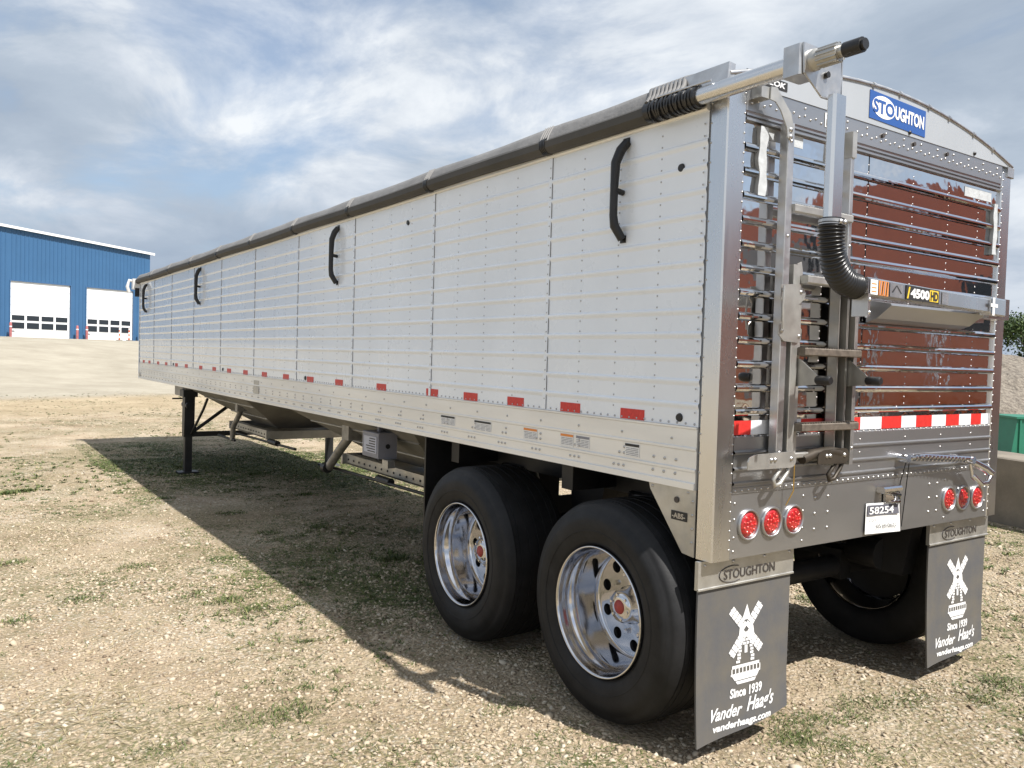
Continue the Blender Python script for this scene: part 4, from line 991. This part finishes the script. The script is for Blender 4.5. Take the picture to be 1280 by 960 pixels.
# bollards and delineators
bol = mat('faded_red_bollard', (.36, .12, .12), .6, var=.2)
labs = ['faded red bollard at the left side of the left overhead door', 'faded red bollard at the right side of the left overhead door', 'faded red bollard at the left side of the right overhead door', 'faded red bollard at the right side of the right overhead door']
for (q, lb) in zip((.48, 5.42, 6.18, 10.72), labs):
    p_ = fp(q, .55, 0); zb_ = float(height(np.array(p_[0]), np.array(p_[1])))
    s = MB(); s.tube([(0, 0, -.05), (0, 0, .98), (0, 0, 1.04), (0, 0, 1.07)], [.09, .09, .07, .02], 14)
    s.tube([(0, 0, .72), (0, 0, .80)], .093, 14, 1)
    o = build('bollard', s, [bol, dwh]); o.location = (p_[0], p_[1], zb_); tag(o, lb, 'bollard', 'bollards beside the overhead doors')
for q, lb in ((8.38, 'orange and white traffic post standing before the right door, nearer its middle left'), (9.21, 'orange and white traffic post standing before the right door, closer to the trailer')):
    p_ = fp(q, 1.4, 0); zb_ = float(height(np.array(p_[0]), np.array(p_[1])))
    t__ = thing('traffic_post', lb, 'traffic post', (p_[0], p_[1], zb_), 0, 'traffic posts before the right door')
    s = MB(); s.lathe([(0, .24), (.05, .24), (.06, .12), (.07, .0001)], (0, 0, 0), 2, 8, 0); build('base', s, [black], t__, False)
    s = MB()
    for k in range(6): s.lathe([(.06 + k * .16, .075 - k * .006), (.22 + k * .16, .069 - k * .006)], (0, 0, 0), 2, 14, k % 2)
    s.lathe([(1.02, .04), (1.06, .03), (1.07, .0001)], (0, 0, 0), 2, 12, 0); build('post', s, [mat('orange_plastic', (.65, .13, .05), .5), dwh], t__, False)

# ================================================================== RIGHT SIDE
conc = mat('weathered_concrete', (.20, .172, .135), .9, var=.22, vscale=2.2, bump=.006, bscale=18)
s = MB()
ca, cb = Vector((7.36, 2.25, -.06)), Vector((6.92, .69, -.06)); d_ = (ca - cb).normalized(); pn = Vector((d_.y, -d_.x, 0))
o0 = cb - d_ * .6; Lb = 3.2
sec = [(0, -.05), (.66, -.05), (.64, .735), (.62, .75), (.03, .75), (.01, .735)]
nn_ = 10
vs = [];
for k in range(nn_ + 1):
    for a, z in sec: vs.append(o0 + d_ * (Lb * k / nn_) + pn * (a + .004 * math.sin(k * 2.3 + z * 5)) + Vector((0, 0, z + (.006 * math.sin(k * 1.7) if z > .5 else 0))))
s.add(vs, [(k * 6 + i, k * 6 + (i + 1) % 6, (k + 1) * 6 + (i + 1) % 6, (k + 1) * 6 + i) for k in range(nn_) for i in range(6)] + [(0, 1, 2, 3, 4, 5), tuple(nn_ * 6 + i for i in range(5, -1, -1))], 0)
o = build('concrete_block', s, [conc]); tag(o, 'large weathered concrete barrier block lying behind the rear corner of the trailer', 'barrier block')
gb_ = thing('utility_box', 'green metal box with slanted side standing beyond the concrete block', 'box', (16.0, 5.7, -.07), R(-35))
grn = mat('green_box_paint', (.02, .17, .105), .5, var=.12, vscale=3)
s = MB(); s.prism([(-.62, .06), (1.2, .06), (1.2, .80), (-.52, .80)], 1, -.5, .5, 0); s.box((-.56, -.54, .79), (1.24, .54, .83), 0)
for k in range(6): s.bbox((-.48 + k * .28, -.525, .10), (-.44 + k * .28, -.50, .78), .004, 0)
build('box_body', s, [grn], gb_, False)
s = MB(); s.box((-.60, -.46, -.02), (-.45, .46, .06)); s.box((1.0, -.46, -.02), (1.15, .46, .06)); build('skid', s, [black], gb_, False)
# gravel pile
gp = mat('pile_gravel', (.27, .235, .19), .95, col2=(.12, .10, .08), vscale=7, bump=.16, bscale=6, detail=12)
NP = 110; pc = Vector((33.2, 18.2, 0)); vs = []
for j in range(NP):
    for i in range(NP):
        x = (i / (NP - 1) - .5) * 34; y = (j / (NP - 1) - .5) * 34
        r = math.hypot(x / 1.05, y / .95); h = max(0, 3.35 * (1 - r / 9.5)) ; h = 3.1 * (1 - math.exp(-h / 1.6)) * 1.06
        r2 = math.hypot(x - 6.5, y + 6); h = max(h, 2.5 * max(0, 1 - r2 / 6.5))
        if h > .01: h += .30 * noise.noise(Vector((x * .6, y * .6, 1))) * min(1, h) + .10 * noise.noise(Vector((x * 2.4, y * 2.4, 4))) + .05 * noise.noise(Vector((x * 7, y * 7, 4)))
        vs.append((x, y, h - .03))
s = MB(); s.add(vs, [(j * NP + i, j * NP + i + 1, (j + 1) * NP + i + 1, (j + 1) * NP + i) for j in range(NP - 1) for i in range(NP - 1) if max(vs[j * NP + i][2], vs[j * NP + i + 1][2], vs[(j + 1) * NP + i][2]) > 0], 0, False)
o = build('gravel_pile', s, [gp]); o.location = pc; tag(o, 'grey heap of gravel beyond the rear right corner of the trailer', 'gravel pile')
# trees
leafm = attr_mat('leaf_green', .6, [(0, (.018, .034, .012)), (.5, (.045, .075, .022)), (1, (.095, .135, .04))])
bark = mat('tree_bark', (.09, .07, .05), .9, var=.3)
def tree(x, y, hh, cr, nl, lb, seed):
    g_ = np.random.default_rng(seed); z0 = float(height(np.array(x), np.array(y)))
    e = thing('broadleaf_tree', lb, 'tree', (x, y, z0), 0, 'trees behind the gravel pile')
    s = MB(); s.tube([(0, 0, -.1), (.05, 0, hh * .3), (-.05, .05, hh * .6), (0, 0, hh * .85)], [.16, .13, .08, .03], 9)
    cl = []
    for k in range(16):
        a = g_.uniform(0, 6.28); zz_ = g_.uniform(.38, .95) * hh; rr = cr * (1 - abs(zz_ / hh - .6) * 1.2) * g_.uniform(.35, .9); p = (rr * math.cos(a), rr * math.sin(a), zz_); cl.append((p, g_.uniform(.28, .5) * cr))
        s.tube([(0, 0, zz_ * .6), (p[0] * .5, p[1] * .5, zz_ * .85), p], [.05, .03, .01], 5)
    build('trunk', s, [bark], e, False)
    V_, F_, T_ = [], [], []
    for p, r_ in cl:
        m = nl // 16; u = g_.standard_normal((m, 3)); u /= np.linalg.norm(u, axis=1)[:, None]; q = np.array(p) + u * r_ * (g_.random((m, 1)) ** .4) * np.array([1, 1, .8]) * (1 + .25 * g_.standard_normal((m, 1)))
        a = g_.standard_normal((m, 3)); a /= np.linalg.norm(a, axis=1)[:, None]; b = np.cross(a, u); b /= np.linalg.norm(b, axis=1)[:, None] + 1e-6
        sz = g_.uniform(.05, .11, (m, 1)); o_ = sum(len(v) for v in V_)
        V_.append(np.stack([q - a * sz, q - b * sz * .6, q + a * sz, q + b * sz * .6], 1).reshape(-1, 3)); F_.append((np.arange(m)[:, None] * 4 + [0, 1, 2, 3]) + o_); T_.append(np.repeat(np.clip(g_.normal(.5, .25, m), 0, 1), 4))
    c_ = mesh_np('crown', np.concatenate(V_), np.concatenate(F_), np.concatenate(T_), leafm); c_.parent = e
tree(46.3, 18.4, 5.3, 2.6, 9000, 'bushy green tree rising behind the gravel pile beside the trailer corner', 3)
tree(51.5, 15.5, 6.0, 3.0, 6000, 'second bushy green tree to the right, behind the gravel pile', 5)

# ================================================================== RED TRUCK (seen mirrored in the polished rear wall)
TKZ = .90
tk = thing('red_truck', 'red tractor truck with sleeper, mirrored in the polished rear wall of the trailer', 'truck', (7.05, -3.75, 0), math.atan2(.81, .585))
redp = mat('red_truck_paint', (.42, .105, .040), .22, var=.08, vscale=1, coat=1); redd = mat('dark_red_trim', (.16, .02, .015), .3, coat=.5)
def tpart(nm, s, m): return build(nm, s, m, tk, False)
s = MB(); s.prism([(-3.5, 1.25), (2.0, 1.25), (2.05, 2.55), (1.75, 3.0), (1.55, 3.45), (1.15, 3.95), (.6, 4.2), (-.2, 4.25), (-.62, 4.16), (-.80, 3.9), (-1.0, 3.95), (-1.35, 4.0), (-1.75, 3.9), (-1.95, 3.65), (-3.5, 3.60)], 1, -1.15, 1.15, 0)
tpart('cab', s, [redp])
s = MB(); s.prism([(2.05, 1.0), (3.9, .95), (3.95, 1.7), (3.7, 2.0), (2.05, 2.2)], 1, -1.0, 1.0, 0); tpart('hood', s, [redp])
s = MB(); s.box((-3.6, -.45, .85), (3.6, .45, 1.1)); s.box((-1.5, .55, .45), (1.9, 1.12, 1.05)); s.box((3.9, -1.15, .35), (4.05, 1.15, .85)); tpart('chassis', s, [black])
s = MB()
for q in (-1.2, 1.2): s.tube([(-1.72, q * .93, .9), (-1.72, q * .93, 4.1)], .075, 14)
s.tube([(-1.4, 1.2, .72), (.9, 1.2, .72)], .30, 24); s.box((-3.2, 1.152, 1.28), (1.9, 1.165, 1.36)); s.box((-.05, 1.153, 1.4), (.0, 1.175, 3.1)); s.box((.62, 1.153, 1.6), (.66, 1.185, 2.8))
tpart('chrome_trim', s, [chrome])
s = MB(); s.box((.85, 1.152, 2.35), (1.75, 1.16, 3.0), 0); s.box((-.78, 1.152, 1.6), (-.62, 1.16, 3.85), 0); s.prism([(1.77, 2.97), (2.06, 2.54), (2.08, 2.35), (2.06, 2.35)], 1, -1.0, 1.0, 0); tpart('window', s, [glass])
s = MB(); s.prism([(-1.35, 1.45), (-.15, 1.45), (-.15, 1.95), (-1.35, 1.95)], 1, 1.151, 1.158, 0); s.box((-1.45, 1.151, 3.05), (-.35, 1.16, 3.5), 0); s.tube([(1.45, 1.2, 2.2), (1.45, 1.42, 2.3), (1.45, 1.42, 2.95), (1.45, 1.2, 3.0)], .025, 8); s.box((1.36, 1.34, 2.2), (1.5, 1.5, 2.9)); tpart('side_fairing', s, [mat('grey_fairing', (.25, .24, .24), .35, .4)])
for x in (-3.2, -1.95, 3.1):
    for q in (-1, 1):
        s = MB(); s.lathe([(-.15, .28), (-.16, .46), (-.10, .51), (.10, .51), (.16, .46), (.15, .28)], (x, q * 1.0, .51), 1, 32, 0); s.lathe([(q * .12, .28), (q * .04, .22), (q * .04, .001)], (x, q * 1.0, .51), 1, 24, 1); tpart('wheel', s, [rubber, chrome])

tk.scale = (1, 1, TKZ)
